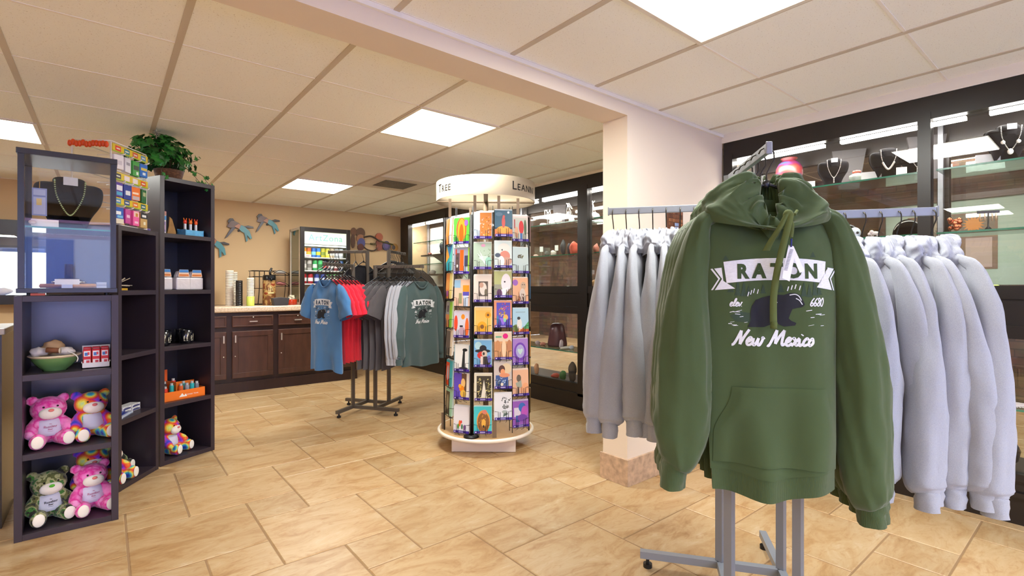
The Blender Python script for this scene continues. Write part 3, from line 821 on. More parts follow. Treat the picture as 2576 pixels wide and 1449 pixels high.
        B().tube([(X(1949), -.090, Z(615)), (X(1950), -.086, Z(634))], .002, 6).build('tag_loop', mat('tag_blue', (40, 44, 130), .4), tg)
    return t

# ------------------------------------------------------------ tee / long sleeve
def tee(label, group, c, c2=None, seed=0, long=False, print_=None, L=.74, hd=.03, name='t_shirt', cat='t-shirt'):
    t = thing(name, label, cat, group=group)
    m = cloth('jersey_%d_%d_%d' % c, c, c2, scale=180); rm = rib('collar_%d_%d_%d' % c, c)
    rng = random.Random(seed + 100); j = lambda a: rng.uniform(-a, a)
    xl = [(0, -.225), (.1, -.235), (.3, -.238), (.7, -.235 + j(.01)), (1, -.232 + j(.015))]
    xr = [(0, .225), (.1, .235), (.3, .238), (.7, .235 + j(.01)), (1, .232 + j(.015))]
    top = [(0, -.022), (.06, -.03), (.12, -.056), (.19, -.092), (.225, -.118), (.3, -.15)]
    q_ = 1.0 if print_ else .55
    body = Body(xl, xr, top, -L, hd * q_, seed, neck=.085, dip=.075, fold=.010 * q_, hemfold=.016 * q_)
    body.mesh(B(), 48, 48).build('body', m, t)
    for s_ in (-1, 1):
        if long:
            P = [(s_ * .20, 0, -.075, .008, .010), (s_ * .215, 0, -.12, .03, .03), (s_ * .235, 0, -.22, .055, .036), (s_ * .26, -.005, -.36, .056, .04), (s_ * .265 + j(.01), -.01, -.52, .050, .04), (s_ * .27 + j(.02), -.01, -.66, .042, .036), (s_ * .27 + j(.02), -.01, -.70, .036, .032)]
            if not print_: P = [(*p[:4], p[4] * .6) for p in P]
            b = B(); sleeve(b, P, seed * 5 + (s_ > 0), n=22, steps=36, wr=.08); b.build('sleeve', m, t)
            q = P[-1]; b = B(); sleeve(b, [(q[0], q[1], q[2] + .005, .034, .03), (q[0], q[1], q[2] - .02, .033, .028), (q[0], q[1], q[2] - .05, .031, .028)], seed, n=22, steps=4, wr=.04); b.build('cuff', rm, t)
        else:
            P = [(s_ * .20, 0, -.075, .008, .010), (s_ * .22, 0, -.115, .035, .03), (s_ * .255, 0, -.19, .066, .036), (s_ * .29, -.003, -.27, .078, .038), (s_ * .315 + j(.01), -.006, -.345, .080, .036)]
            if not print_: P = [(*p[:4], p[4] * .6) for p in P]
            b = B(); sleeve(b, P, seed * 5 + (s_ > 0), n=24, steps=22, wr=.08); b.build('sleeve', m, t)
    b = B(); ring = []
    for i in range(33):
        a = 2 * pi * i / 32; x = .086 * cos(a); back = sin(a) > 0
        z = body.top(max(-.085, min(.085, x)), back) ; ring.append((x, -.004 - .012 * (-sin(a)) if not back else .010 * sin(a), z))
    b.tube(ring, .006, 6, caps=False); b.build('collar', rm, t)
    if print_:
        chest_print(t, body, 0, -.30, .00098, white=print_[0], ink=mat('tee_ink_%d' % print_[1][0], print_[1], .9), shade=print_[2], bearcol=(26, 28, 36))
    return t
# ------------------------------------------------------------ clothes racks
M_steel = mat('rack_grey', (138, 142, 150), 0.4, metal=.25)
M_steel2 = mat('rack_bronze_grey', (104, 96, 88), 0.4, metal=.5)
M_rubber = mat('black_rubber', (14, 14, 16), 0.5)
def rack(P1, a1, side, ext, arms, m, label, tubew=.028):
    """pinwheel base: corners P1,P3,P4,P2; arms: (corner, end xy, z)"""
    e1 = Vector((cos(R(a1)), sin(R(a1)), 0)); e2 = Vector((cos(R(a1 - 90)), sin(R(a1 - 90)), 0))
    P1 = Vector((*P1, 0)); P3 = P1 + e1 * side; P4 = P3 + e2 * side; P2 = P4 - e1 * side
    cn = {1: P1, 3: P3, 4: P4, 2: P2}; c = (P1 + P4) / 2
    t = thing('clothes_rack', label, 'clothes rack', (c.x, c.y, 0))
    zb = .052
    for a, b_ in ((P3, P1), (P4, P3), (P2, P4), (P1, P2)):      # bar from a through b_ to the foot
        d = (b_ - a).normalized(); f = b_ + d * ext
        B().bar(a - c + Vector((0, 0, zb)), f - c + Vector((0, 0, zb)), tubew, .028).build('base_bar', m, t)
        q = f - c - d * .03
        b = B(); b.cyl(q.x, q.y, 0.0, .016, .018, 14); b.cyl(q.x, q.y, .016, .04, .007, 8); b.build('foot_pad', M_rubber, t)
    for k, end, z in arms:
        p = cn[k] - c; e = Vector((end[0], end[1], 0)) - c
        B().box(p.x - tubew / 2, p.x + tubew / 2, p.y - tubew / 2, p.y + tubew / 2, zb, z + .012).build('post', m, t)
        pz = Vector((p.x, p.y, z)); ez = Vector((e.x, e.y, z)); d = (ez - pz).normalized()
        B().bar(pz, ez, .014, .028).build('arm', m, t, bevel=.002)
        b = B(); b.bar(ez, ez + d * .006, .018, .036); b.build('end_cap', m, t, bevel=.004)
    return t
def hang(proto_h, garment, xy, z, face, hook, gl=None, hl=None, first=False, group=None, hgroup=None, g0=False, jit=0, gs=1):
    """a hanger and what hangs on it: neck at z-hook"""
    rz = R(face + 90 + jit)
    loc = (xy[0], xy[1], z - hook)
    h = proto_h if first else dup(proto_h, loc, rz, hl, hgroup)
    if first: h.location = loc; h.rotation_euler = (0, 0, rz); h['label'] = hl
    if hgroup: h['group'] = hgroup
    if gs != 1: h.scale = (gs + .03, 1, 1)
    if garment is not None:
        g = garment if g0 else dup(garment, loc, rz, gl, group)
        if g0:
            g.location = loc; g.rotation_euler = (0, 0, rz); g['label'] = gl
            if group: g['group'] = group
        g.scale = (gs, gs, gs)
        return g
ORD = ['first', 'second', 'third', 'fourth', 'fifth', 'sixth', 'seventh', 'eighth', 'ninth', 'tenth', 'eleventh', 'twelfth']

# near rack
P1 = (1.905, 1.018)
zL, zR, zF, zBk = 1.478, 1.405, 1.545, 1.36
endL, endR, endF, endB = (1.650, 1.372), (2.093, .385), (1.427, .622), (2.33, 1.06)
rack(P1, -54, .22, .31, [(1, endL, zL), (4, endR, zR), (2, endF, zF), (3, endB, zBk)], M_steel, 'silver grey four-way clothes rack in the foreground holding the hoodies')
HANG0 = make_hanger('x')
GREEN = (70, 86, 54)
g_front = hoodie('x', None, GREEN, None, 0, True, detail=1.5)
g_back = hoodie('x', None, GREEN, None, 3, detail=.8)
grey = [hoodie('x', None, (172, 174, 182), (146, 149, 161), s, detail=.9, hd=.030, sd=.050) for s in (21, 34, 55)]
used = set()
def along(a, b, t): return (a[0] + (b[0] - a[0]) * t, a[1] + (b[1] - a[1]) * t)
P1v = P1; P3v = (2.034, .840); P4v = (1.856, .711); P2v = (1.727, .889)
hang(HANG0, g_front, along(endF, P2v, .045), zF + .014, 226, .112, 'olive green hoodie with bear print facing the camera at the front of the rack',
     'black hanger carrying the front olive green hoodie with the bear print', first=True, g0=True)
for i in range(4):
    hang(HANG0, g_back, along(endF, P2v, .22 + .15 * i), zF + .014, 222, .112,
         'olive green hoodie behind the printed one, %s from the front' % ORD[i + 1], 'black hanger on the high front arm, %s from its outer end' % ORD[i + 1],
         g0=(i == 0), group='olive green hoodies on the front arm', hgroup='hangers on the front arm of the near rack')
def pick(i):
    g = grey[i % 3]; f = (i % 3) not in used; used.add(i % 3); return g, f
for i in range(8):
    g, f = pick(i)
    hang(HANG0, g, along(endL, P1v, .04 + .122 * i), zL + .014, [114, 119, 116, 122, 120, 125, 122, 126][i], .112,
         'heather grey hoodie on the left arm of the near rack, %s from its outer end' % ORD[i], 'black hanger on the near rack left arm, %s from its outer end' % ORD[i],
         g0=f, group='heather grey hoodies on the left arm', hgroup='hangers on the left arm of the near rack', gs=.82)
for i in range(6):
    g, f = pick(i + 1)
    hang(HANG0, g, along(endR, P4v, [.03, .17, .27, .40, .52, .66][i]), zR + .014, [143, 139, 145, 140, 144, 139][i], .112,
         'heather grey hoodie on the right arm of the near rack, %s from its outer end' % ORD[i], 'black hanger on the near rack right arm, %s from its outer end' % ORD[i],
         g0=f, group='heather grey hoodies on the right arm', hgroup='hangers on the right arm of the near rack', gs=.82)

# far rack of shirts
Q1 = (1.776, 4.505)
fr_e = {1: (1.417, 4.234), 4: (2.42, 4.733), 2: (2.20, 3.95), 3: (1.70, 4.93)}
rack(Q1, 34, .235, .24, [(1, fr_e[1], 1.352), (4, fr_e[4], 1.50), (2, fr_e[2], 1.342), (3, fr_e[3], 1.50)], M_steel2,
     'bronze grey four-way clothes rack with t-shirts near the back counter')
q1 = Vector((*Q1, 0)); _e1 = Vector((cos(R(34)), sin(R(34)), 0)) * .235; _e2 = Vector((cos(R(-56)), sin(R(-56)), 0)) * .235
q3 = q1 + _e1; q4 = q3 + _e2; q2 = q4 - _e1
blue = tee('x', None, (74, 122, 172), None, 1, print_=((176, 200, 216), (52, 74, 100), (58, 88, 118)), L=.80)
red = tee('x', None, (236, 44, 66), None, 2, L=.74)
dark = tee('x', None, (84, 80, 82), None, 3, L=.80)
lite = tee('x', None, (166, 168, 176), None, 4, long=True, L=.74, name='long_sleeve_shirt', cat='shirt')
deep = tee('x', None, (74, 92, 92), None, 5, long=True, print_=((196, 202, 198), (48, 58, 58), (46, 56, 56)), L=.78, name='long_sleeve_shirt', cat='shirt')
char = tee('x', None, (74, 66, 58), None, 6, L=.62)
def hang2(arm, post, t, z, face, garm, g0, gl, group, hl):
    hang(HANG0, garm, along(arm, (post.x, post.y), t), z + .014, face, .112, gl, hl, g0=g0, group=group, hgroup='hangers on the far rack')
hang2(fr_e[1], q1, .06, 1.352, 192, blue, True, 'blue t-shirt with bear print hanging at the front of the far rack', None, 'black hanger carrying the blue printed t-shirt')
for i in range(8):
    hang2(fr_e[1], q1, .18 + .11 * i, 1.352, 195 + (i * 7) % 5 - 2, red, i == 0, 'bright red t-shirt on the far rack, %s behind the blue one' % ORD[i], 'red t-shirts on the far rack', 'black hanger on the far rack, %s behind the blue t-shirt' % ORD[i])
hang2(fr_e[2], q2, .05, 1.342, 288, deep, True, 'dark teal long sleeve shirt with bear print on the far rack', None, 'black hanger carrying the dark teal printed shirt')
for i in range(4):
    hang2(fr_e[2], q2, .20 + .06 * i, 1.342, 300 + (i * 3) % 4, lite, i == 0, 'pale grey long sleeve shirt, %s behind the dark teal one on the far rack' % ORD[i], 'pale grey long sleeve shirts on the far rack', 'black hanger of a pale grey shirt, %s behind the dark teal shirt' % ORD[i])
for i in range(5):
    hang2(fr_e[2], q2, .43 + .125 * i, 1.342, 284 + (i * 5) % 5, dark, i == 0, 'charcoal t-shirt on the far rack, %s behind the pale grey shirts' % ORD[i], 'charcoal t-shirts on the far rack', 'black hanger of a charcoal t-shirt, %s behind the pale grey shirts' % ORD[i])
for i in range(4):
    hang2(fr_e[4], q4, .1 + .16 * i, 1.50, 40, char, i == 0, 'dark brown grey t-shirt on the high back arm, %s from the arm end' % ORD[i], 'dark t-shirts on the high back arm', 'black hanger of a dark t-shirt on the high back arm, %s from its end' % ORD[i])
for i in range(6):
    hang2(fr_e[4], q4, .66 + .06 * i, 1.50, 44, None, False, None, None, 'empty black hanger on the high back right arm, %s from the shirts' % ORD[i])
for i in range(6):
    hang2(fr_e[3], q3, [.05, .12, .2, .27, .5, .7][i], 1.50, 122 + i * 4, None, False, None, None, 'empty black hanger on the high left arm of the far rack, %s from its end' % ORD[i])
blk = tee('x', None, (26, 26, 32), None, 7, L=.5)
hang2(fr_e[3], q3, .9, 1.50, 120, blk, True, 'black t-shirt hanging by the tall post of the far rack', None, 'black hanger carrying the black t-shirt by the tall post')
# ------------------------------------------------------------ left: three espresso shelf units and what stands in them
M_esp = mat('espresso_board', (54, 44, 52), 0.38, var=.12, vscale=8, stretch=(1, 1, .15), spec=.5)
M_back = mat('espresso_back', (38, 38, 54), 0.3, spec=.9, coat=1.0)
M_back.node_tree.nodes['Principled BSDF'].inputs['Coat Roughness'].default_value = .25
P_mat = paint_mat('printed_pack', .4)
P_dull = paint_mat('matte_colour', .8)
def frame(ox, oy, ang):
    M = Matrix.Translation((ox, oy, 0)) @ Matrix.Rotation(R(ang), 4, 'Z')
    return lambda x, y, z: tuple(M @ Vector((x, y, z)))
UW, UD, TH = .372, .375, .028
UN = [(( -.321, 3.165), 0.0, 3, 'low dark shelf unit of three compartments at the left edge'),
      ((.057, 3.573), 56.4, 4, 'middle dark shelf unit of four compartments, with the candy rack on top'),
      ((.273, 3.915), 27.5, 5, 'tallest dark shelf unit of five compartments, with the ivy on top')]
UF = []
for (o_, a, n, lab) in UN:
    t = thing('shelf_unit', lab, 'shelf unit', (*o_, 0), R(a)); UF.append((frame(*o_, a), a))
    H = .0 + TH + n * .3702 - (0.020 if n == 3 else 0)
    B().box(0, TH, 0, UD, 0, H).build('side_panel', M_esp, t, bevel=.001)
    B().box(UW - TH, UW, 0, UD, 0, H).build('side_panel', M_esp, t, bevel=.001)
    B().box(TH, UW - TH, UD - .012, UD - .002, 0, H).build('back_panel', M_back, t)
    B().box(TH, UW - TH, .0005, UD - .012, H - TH, H - .0005).build('top_board', M_esp, t, bevel=.001)
    for k in range(n):
        z = k * (H - TH) / n; B().box(TH, UW - TH, .001, UD - .012, z + .0005, z + TH).build('shelf', M_esp, t, bevel=.001)
def ztop(u, k): n = UN[u][2]; H = TH + n * .3702 - (0.020 if n == 3 else 0); return k * (H - TH) / n + TH
def put(o, u, x, y, k, turn=0):
    f, a = UF[u]; o.location = f(x, y, ztop(u, k) + .0005); o.rotation_euler = (0, 0, R(a + turn))
    if o.name.startswith('plush_bear'): o.scale = (.9, .9, .9); o.location.z += .003
    return o

# plush bears
M_pink = ramp_mat('fur_pink', [(0, (250, 190, 225)), (.45, (246, 130, 200)), (.55, (228, 30, 150)), (.66, (250, 160, 214))], 16, interp='LINEAR')
M_camo = ramp_mat('fur_camo', [(0, (30, 30, 24)), (.42, (96, 100, 52)), (.50, (168, 166, 118)), (.57, (66, 120, 48)), (.64, (40, 40, 30))], 18)
def rainbow():
    m = ramp_mat('fur_tiedye', [(0, (20, 30, 140)), (.16, (30, 90, 210)), (.30, (60, 200, 200)), (.40, (240, 230, 80)), (.50, (240, 120, 30)), (.60, (226, 30, 60)), (.72, (150, 60, 200)), (.88, (30, 60, 200))], 15, kind='voronoi', interp='LINEAR')
    n = m.node_tree.nodes
    for q in n:
        if q.type == 'TEX_VORONOI': q.inputs['Scale'].default_value = 14
    return m
M_tie = rainbow()
M_plush = mat('cream_plush', (246, 238, 226), .95, bump=.4, bscale=300, sheen=.4)
M_shirtw = mat('doll_shirt', (214, 214, 232), .9)
def bear(label, fur, nose=(236, 130, 120), ink=(60, 60, 66), text=True, s=1.0):
    t = thing('plush_bear', label, 'plush bear')
    b = B()
    b.ell((0, .0, .080), (.060, .052, .078), 24, 16)
    b.ell((0, -.012, .188), (.076, .060, .066), 24, 16)
    for q in (-1, 1):
        b.ell((q * .064, .0, .238), (.026, .015, .025))
        b.tube(smooth_pts([(q * .045, -.005, .128), (q * .070, -.035, .098), (q * .080, -.066, .076)], 4), [.024, .025, .026, .027, .028, .029, .030, .030, .026], 12)
        b.ell((q * .081, -.070, .074), (.026, .026, .026))
        b.tube([(q * .035, -.01, .032), (q * .050, -.07, .032), (q * .060, -.115, .036)], [.034, .034, .034], 14)
        b.ell((q * .060, -.120, .041), (.034, .024, .042), 20, 12)
    o = b.build('body', fur, t)
    r = o.modifiers.new('r', 'REMESH'); r.mode = 'VOXEL'; r.voxel_size = .0045; r.use_smooth_shade = True
    sm = o.modifiers.new('s', 'SMOOTH'); sm.iterations = 6; sm.factor = .6
    tx = bpy.data.textures.new('furnoise', 'CLOUDS'); tx.noise_scale = .006
    d = o.modifiers.new('d', 'DISPLACE'); d.texture = tx; d.strength = .006; d.mid_level = .5
    B().ell((0, -.062, .172), (.048, .023, .033), 20, 12).build('muzzle', M_plush, t)
    B().ell((0, -.085, .190), (.012, .006, .008)).build('nose', mat('nose_%d' % nose[1], nose, .4), t)
    for q in (-1, 1): B().ell((q * .028, -.070, .208), (.005, .004, .005)).build('eye', mat('eye_black', (10, 10, 12), .1), t)
    b = B()
    for q in (-1, 1):
        B().ell((q * .062, -.142, .042), (.025, .006, .033), 20, 10).build('foot_pad', M_plush, t)
    b = B(); prof = [(.040, .142), (.050, .134), (.060, .115), (.066, .09), (.068, .068), (.066, .050), (.062, .048)]
    rows = [[(r_ * cos(2 * pi * k / 32) * 1.02, r_ * .92 * sin(2 * pi * k / 32), z) for k in range(32)] for r_, z in prof]
    b.grid(rows, closed=True); sh = b.build('shirt', M_shirtw, t)
    if text:
        b = B()
        for s_, sz, z in (('The', .006, .112), ('Rustling', .017, .094), ('Bear', .011, .082), ('~~~~~~', .006, .073)):
            vs, fs = text2d(s_, sz, bold=.0003)
            b.add([(v[0], -math.sqrt(max(.0001, (.0675 * .92) ** 2 * (1 - (v[0] / .069) ** 2))) - .0015, v[1] + z) for v in vs], fs, False)
        b.build('shirt_print', mat('shirt_ink_%d' % ink[0], ink, .8), sh)
    return t
put(bear('pink mottled plush bear in white shirt on the middle shelf of the low unit', M_pink, ink=(190, 120, 150)), 0, .104, .165, 1, 12)
bt = put(bear('tie-dye plush bear in white shirt beside the pink bear on the middle shelf', M_tie, nose=(230, 120, 120), ink=(200, 110, 120), text=False), 0, .262, .185, 1, 14)
put(bear('camouflage plush bear in white shirt at the bottom left of the low unit', M_camo, nose=(90, 190, 40)), 0, .104, .165, 0, 14)
put(bear('pink plush bear in white shirt on the bottom shelf of the low unit', M_pink, ink=(190, 120, 150)), 0, .262, .165, 0, 14)
b2 = put(dup(bt, label='tie-dye plush bear peeking from behind the pink bear on the bottom shelf'), 0, .268, .275, 0, 8); b2.location.z += .05
B().box(-.06, .06, -.05, .06, -.05, -.001).build('seat_box', M_esp, b2)
cb = put(bear('camouflage plush bear on the bottom shelf of the middle unit', M_camo, nose=(90, 190, 40)), 1, .215, .22, 0, 0)
b3 = put(dup(bt, label='tie-dye plush bear partly hidden at the bottom of the middle unit'), 1, .085, .12, 0, 0)
b4 = put(dup(bt, label='tie-dye plush bear alone at the bottom of the tallest unit'), 2, .15, .16, 0, 20)

# green bowl of soap pouches
t = put(thing('bowl', 'green glazed bowl with cream rim on the top shelf of the low unit', 'bowl'), 0, .132, .115, 2)
b = B(); b.lathe([(.0, .004), (.040, .004), (.042, .0), (.046, .0), (.048, .008), (.066, .022), (.083, .048), (.089, .066)], n=40)
b.build('bowl_body', mat('green_glaze', (96, 140, 84), .2, coat=.5, var=.12, vscale=12), t)
b = B(); b.lathe([(.089, .065), (.098, .072), (.099, .075), (.095, .077), (.082, .066), (.06, .04), (.03, .02), (0, .018)], n=40)
b.build('rim', mat('cream_glaze', (226, 210, 180), .25, coat=.4), t)
f0, a0 = UF[0]
def lump(name, lab, cat, col, c, r, seed, gr=None, m=None, wr=.35, rot=0):
    b = B(); b.ell((0, 0, 0), r, 18, 12)
    b.v = [tuple(Vector(v) * (1 + wr * noise.noise(Vector(v) * (1.2 / max(r)) * 1.6 + Vector((seed, 0, 0))))) for v in b.v]
    o = b.build(name, m or mat('c_%d_%d_%d' % col, col, .7, bump=.5, bscale=90), None); o.location = c; o.rotation_euler = (0, 0, rot)
    tag(o, lab, cat, gr); return o
zb = ztop(0, 2)
lump('soap_pouch', 'white organza pouch at the left side of the green bowl', 'pouch', (214, 208, 206), f0(.075, .10, zb + .094), (.034, .03, .022), 1, 'pouches in the green bowl')
lump('soap_pouch', 'white organza pouch at the right side of the green bowl', 'pouch', (222, 216, 212), f0(.170, .10, zb + .092), (.034, .03, .021), 2, 'pouches in the green bowl')
lump('soap_pouch', 'beige raffia pouch heaped on top at the back of the green bowl', 'pouch', (196, 160, 118), f0(.122, .135, zb + .112), (.045, .03, .032), 3, 'pouches in the green bowl')
t = put(thing('soap_roll', 'brown paper soap roll lying on top of the pouches in the green bowl', 'soap'), 0, .128, .065, 2); t.location.z += .098
B().tube([(-.024, .006, .006), (.024, -.006, 0)], .0125, 14).build('wrapper', mat('brown_paper', (122, 74, 46), .7), t)
B().tube([(.0235, -.006, 0), (.0255, -.0065, 0)], .0145, 14).build('soap_end', mat('soap_cream', (220, 205, 180), .5), t)
t = put(thing('drawstring_cord', 'white pouch cord hanging over the rim of the green bowl', 'cord'), 0, .21, .04, 2)
B().tube(smooth_pts([(-.03, .03, .09), (-.005, .01, .078), (.008, -.004, .06), (.004, -.004, .042)], 4), .0022, 6).build('cord', mat('cord_white', (235, 232, 228), .8), t)

def pack(name, lab, cat, w, d, h, base, shapes, loc=None, group=None, m=None):
    """printed box or bag: base colour and flat coloured shapes (x0,x1,z0,z1,colour) on its front"""
    t = thing(name, lab, cat, group=group)
    b = B(); b.col = base; b.box(-w / 2, w / 2, -d / 2, d / 2, 0, h); b.build('packet', m or P_mat, t, bevel=min(w, d, h) * .08)
    b = B()
    for i, (x0, x1, z0, z1, c) in enumerate(shapes):
        y = -d / 2 - .0006 - .0002 * i; b.col = c; b.quad((x0 * w, y, z0 * h), (x1 * w, y, z0 * h), (x1 * w, y, z1 * h), (x0 * w, y, z1 * h))
    if shapes: b.build('label_print', P_mat, t)
    return t
t = put(thing('candy_display_box', 'white tray box of red and white candy tubes beside the green bowl', 'box'), 0, .285, .12, 2)
b = B(); b.box(-.055, .055, -.05, .05, 0, .004); b.box(-.055, .055, -.05, -.047, 0, .028); b.box(-.055, .055, .047, .05, 0, .105); b.box(-.055, -.052, -.05, .05, 0, .035); b.box(.052, .055, -.05, .05, 0, .035)
b.build('tray', mat('white_card', (232, 228, 226), .6), t)
for i in range(6):
    p = pack('candy_tube', 'red and white candy tube in the white tray box, %s' % (['front left', 'front centre', 'front right', 'back left', 'back centre', 'back right'][i]), 'candy', .031, .038, .088 + (i > 2) * .008, (214, 36, 44),
             [(-.4, .4, .62, .92, (240, 236, 236)), (-.3, .1, .66, .84, (70, 120, 190)), (-.4, .4, .12, .45, (236, 230, 230)), (-.1, .3, .18, .4, (200, 60, 70)), (.05, .3, .7, .86, (220, 70, 70))], group='candy tubes in the white tray')
    put(p, 0, .285 + (-.034 + .034 * (i % 3)), .12 + (-.024 if i < 3 else .018), 2); p.location.z += .0045

# mugs
def mug(lab, motif, group='black souvenir mugs'):
    t = thing('mug', lab, 'mug', group=group)
    b = B(); b.lathe([(0, .001), (.036, .001), (.040, .004), (.041, .09), (.0385, .092), (.037, .088), (.036, .006), (0, .006)], n=32); b.build('cup', mat('mug_black', (20, 20, 28), .2, coat=.3), t)
    b = B(); b.tube([(.039 + .026 * sin(a), 0, .046 + .028 * cos(a)) for a in [R(x) for x in range(0, 181, 20)]], .0045, 8); b.build('handle', mat('mug_black', (20, 20, 28), .2), t)
    b = B()
    for q in (-62, 0):
        for poly in motif:
            v = [(.0418 * sin(R(q) + p[0] / .042), -.0418 * cos(R(q) + p[0] / .042), .045 + p[1]) for p in poly]
            b.add(v, [tuple(range(len(v)))], False)
    b.build('motif', mat('mug_cream', (232, 226, 200), .5), t)
    return t
elk = [[(-.012, -.018), (-.008, -.018), (-.007, -.002), (-.013, .002)], [(.006, -.018), (.010, -.018), (.010, .0), (.005, .0)], [(-.013, -.002), (.011, -.003), (.014, .010), (-.01, .010)], [(.006, .006), (.014, .006), (.016, .018), (.009, .018)], [(.009, .017), (.018, .024), (.016, .018)], [(-.012, -.026), (.013, -.026), (.013, -.022), (-.012, -.022)]]
bird = [[(-.016, -.006), (.0, -.012), (.016, .006), (.004, .006)], [(-.004, .0), (.004, .018), (.010, .002)], [(-.014, -.026), (.012, -.026), (.012, -.021), (-.014, -.021)], [(-.012, -.015), (.008, -.015), (.006, -.010), (-.010, -.010)]]
put(mug('black mug with cream animal motif at the left of the middle unit', elk), 1, .078, .09, 2, 20)
put(mug('black mug with cream bird motif on the right in the middle unit', bird), 1, .20, .16, 2, 35)
put(mug('black mug with cream animal motif, leftmost in the tallest unit', elk), 2, .080, .10, 2, 30)
put(mug('black mug with cream animal motif at the front right in the tallest unit', elk), 2, .235, .10, 2, 25)
put(mug('black mug behind, left of centre, in the tallest unit', bird), 2, .15, .20, 2, 30)
put(mug('black mug behind, on the right, in the tallest unit', bird), 2, .270, .205, 2, 60)

# middle unit: booklets, card packs, feather craft
for i, (x, y, dz, lab, c) in enumerate(((.105, .09, 0, 'white and blue booklet lying at the front of the middle unit shelf', (206, 214, 232)), (.14, .13, .012, 'blue booklet overlapping the white one in the middle unit', (52, 70, 150)))):
    p = pack('booklet', lab, 'booklet', .15, .11, .011, c, [(-.45, .45, .2, .5, (60, 60, 90))]); put(p, 1, x + .02, y, 1, 12 + i * 9); p.location.z += dz
    b = B(); 
    for k, cc in enumerate(((40, 60, 150), (236, 238, 244), (150, 40, 60))):
        b.col = cc; b.quad((-.065, -.04 + k * .028, .0118), (.065, -.04 + k * .028, .0118), (.065, -.022 + k * .028, .0118), (-.065, -.022 + k * .028, .0118))
    b.build('cover_print', P_mat, p)
for i, (x, z, lab) in enumerate(((.20, 0, 'white card deck at the bottom left of the small stack in the middle unit'), (.20, .021, 'white card deck on top left of the small stack in the middle unit'), (.285, 0, 'white card deck at the bottom right of the small stack in the middle unit'), (.285, .021, 'white card deck on top right of the small stack in the middle unit'))):
    p = pack('card_deck', lab, 'card deck', .078, .06, .020, (226, 224, 226), [(-.42, .42, .15, .55, (50, 50, 110)), (-.3, .2, .6, .8, (120, 120, 130))], group='card decks'); put(p, 1, x, .11, 1, 0); p.location.z += z
t = put(thing('feather_craft', 'craft of white quills and pale twigs on the second shelf from the top of the middle unit', 'craft'), 1, .13, .12, 3)
t['label'] = 'craft of pale quills and twigs on a shelf of the middle unit'
b = B(); rng = random.Random(4)
for i in range(11):
    a = rng.uniform(-.4, 1.3); L = rng.uniform(.07, .14); b.tube([(0.02, 0, .03), (.02 + L * cos(a), -.02 + rng.uniform(-.03, .03), .03 + L * sin(a) * .6)], .002, 5)
b.build('quills', mat('quill', (206, 190, 168), .6), t)
b = B(); b.ell((-.03, 0, .028), (.05, .04, .018)); b.build('leather_pad', mat('leather_tan', (150, 110, 80), .7), t)
b = B(); b.box(-.05, .06, -.05, .03, 0, .012); b.build('yellow_card', mat('yellow_card', (205, 160, 40), .6), t)

# tallest unit: bath salt bags, lighters tray, craft top shelf
for i, (x, y, lab) in enumerate(((.080, .10, 'leftmost'), (.195, .09, 'middle'), (.292, .10, 'rightmost'))):
    t = put(thing('sugar_bag', 'clear bag of white crystals with printed card header, %s of the front three' % lab, 'bag', group='bags of white crystals'), 2, x, y, 3, -8)
    b = B(); b.box(-.046, .046, -.03, .03, 0, .085); b.prism([(-.046, .085), (.046, .085), (.030, .128), (-.030, .128)], -.018, .018)
    o = b.build('bag', mat('crystal_bag', (222, 214, 216), .35, bump=.8, bscale=40, coat=.6), t, bevel=.008, seg=3)
    b = B(); b.col = (228, 196, 170); b.prism([(-.036, .088), (.036, .088), (.028, .138), (-.028, .138)], -.034, -.031)
    b.col = (60, 130, 200); b.prism([(-.030, .118), (.030, .118), (.027, .137), (-.027, .137)], -.0352, -.034)
    b.col = (214, 120, 50); b.prism([(-.030, .094), (.030, .094), (.029, .106), (-.029, .106)], -.0352, -.034)
    b.build('header_card', P_mat, t)
t2 = thing('sugar_bag', 'bag of white crystals with blue header behind the middle bag', 'bag'); put(t2, 2, .13, .19, 3, 5)
b = B(); b.box(-.04, .04, -.03, .03, 0, .09); b.build('bag', mat('crystal_bag', (222, 214, 216), .35), t2, bevel=.008)
b = B(); b.col = (70, 140, 190); b.prism([(-.034, .09), (.034, .09), (.027, .135), (-.027, .135)], -.01, .0); b.build('header_card', P_mat, t2)
t = put(thing('lighter_tray', 'orange cardboard tray of small bottles in the tallest unit', 'tray'), 2, .185, .10, 1, -6)
b = B(); b.box(-.135, .135, -.07, .07, 0, .004); b.box(-.135, .135, -.07, -.067, 0, .062); b.box(-.135, .135, .067, .07, 0, .10); b.box(-.135, -.132, -.07, .07, 0, .062); b.box(.132, .135, -.07, .07, 0, .062); b.box(-.05, -.047, -.067, .067, 0, .12)
b.build('tray', mat('orange_card', (238, 118, 28), .5), t)
b = B(); b.prism([(-.035, .018), (-.015, .042), (-.003, .024), (.006, .036), (.016, .018)], -.0712, -.070); vs, fs = text2d('OZARK TRAIL', .013)
b.add([(v[0] + .05, -.0712, v[1] + .024) for v in vs], fs, False); b.build('tray_print', mat('white_ink', (240, 236, 230), .6), t)
rng = random.Random(8)
cols = [(220, 60, 40), (60, 60, 66), (40, 170, 170), (230, 228, 224), (226, 110, 50), (150, 156, 164), (44, 178, 182), (128, 134, 146), (206, 60, 60), (60, 150, 150)]
pos = [(-.11, -.03), (-.085, .02), (-.068, -.03), (-.10, .045), (.0, -.02), (.035, -.03), (.07, -.03), (.105, -.028), (-.02, .03), (.05, .03)]
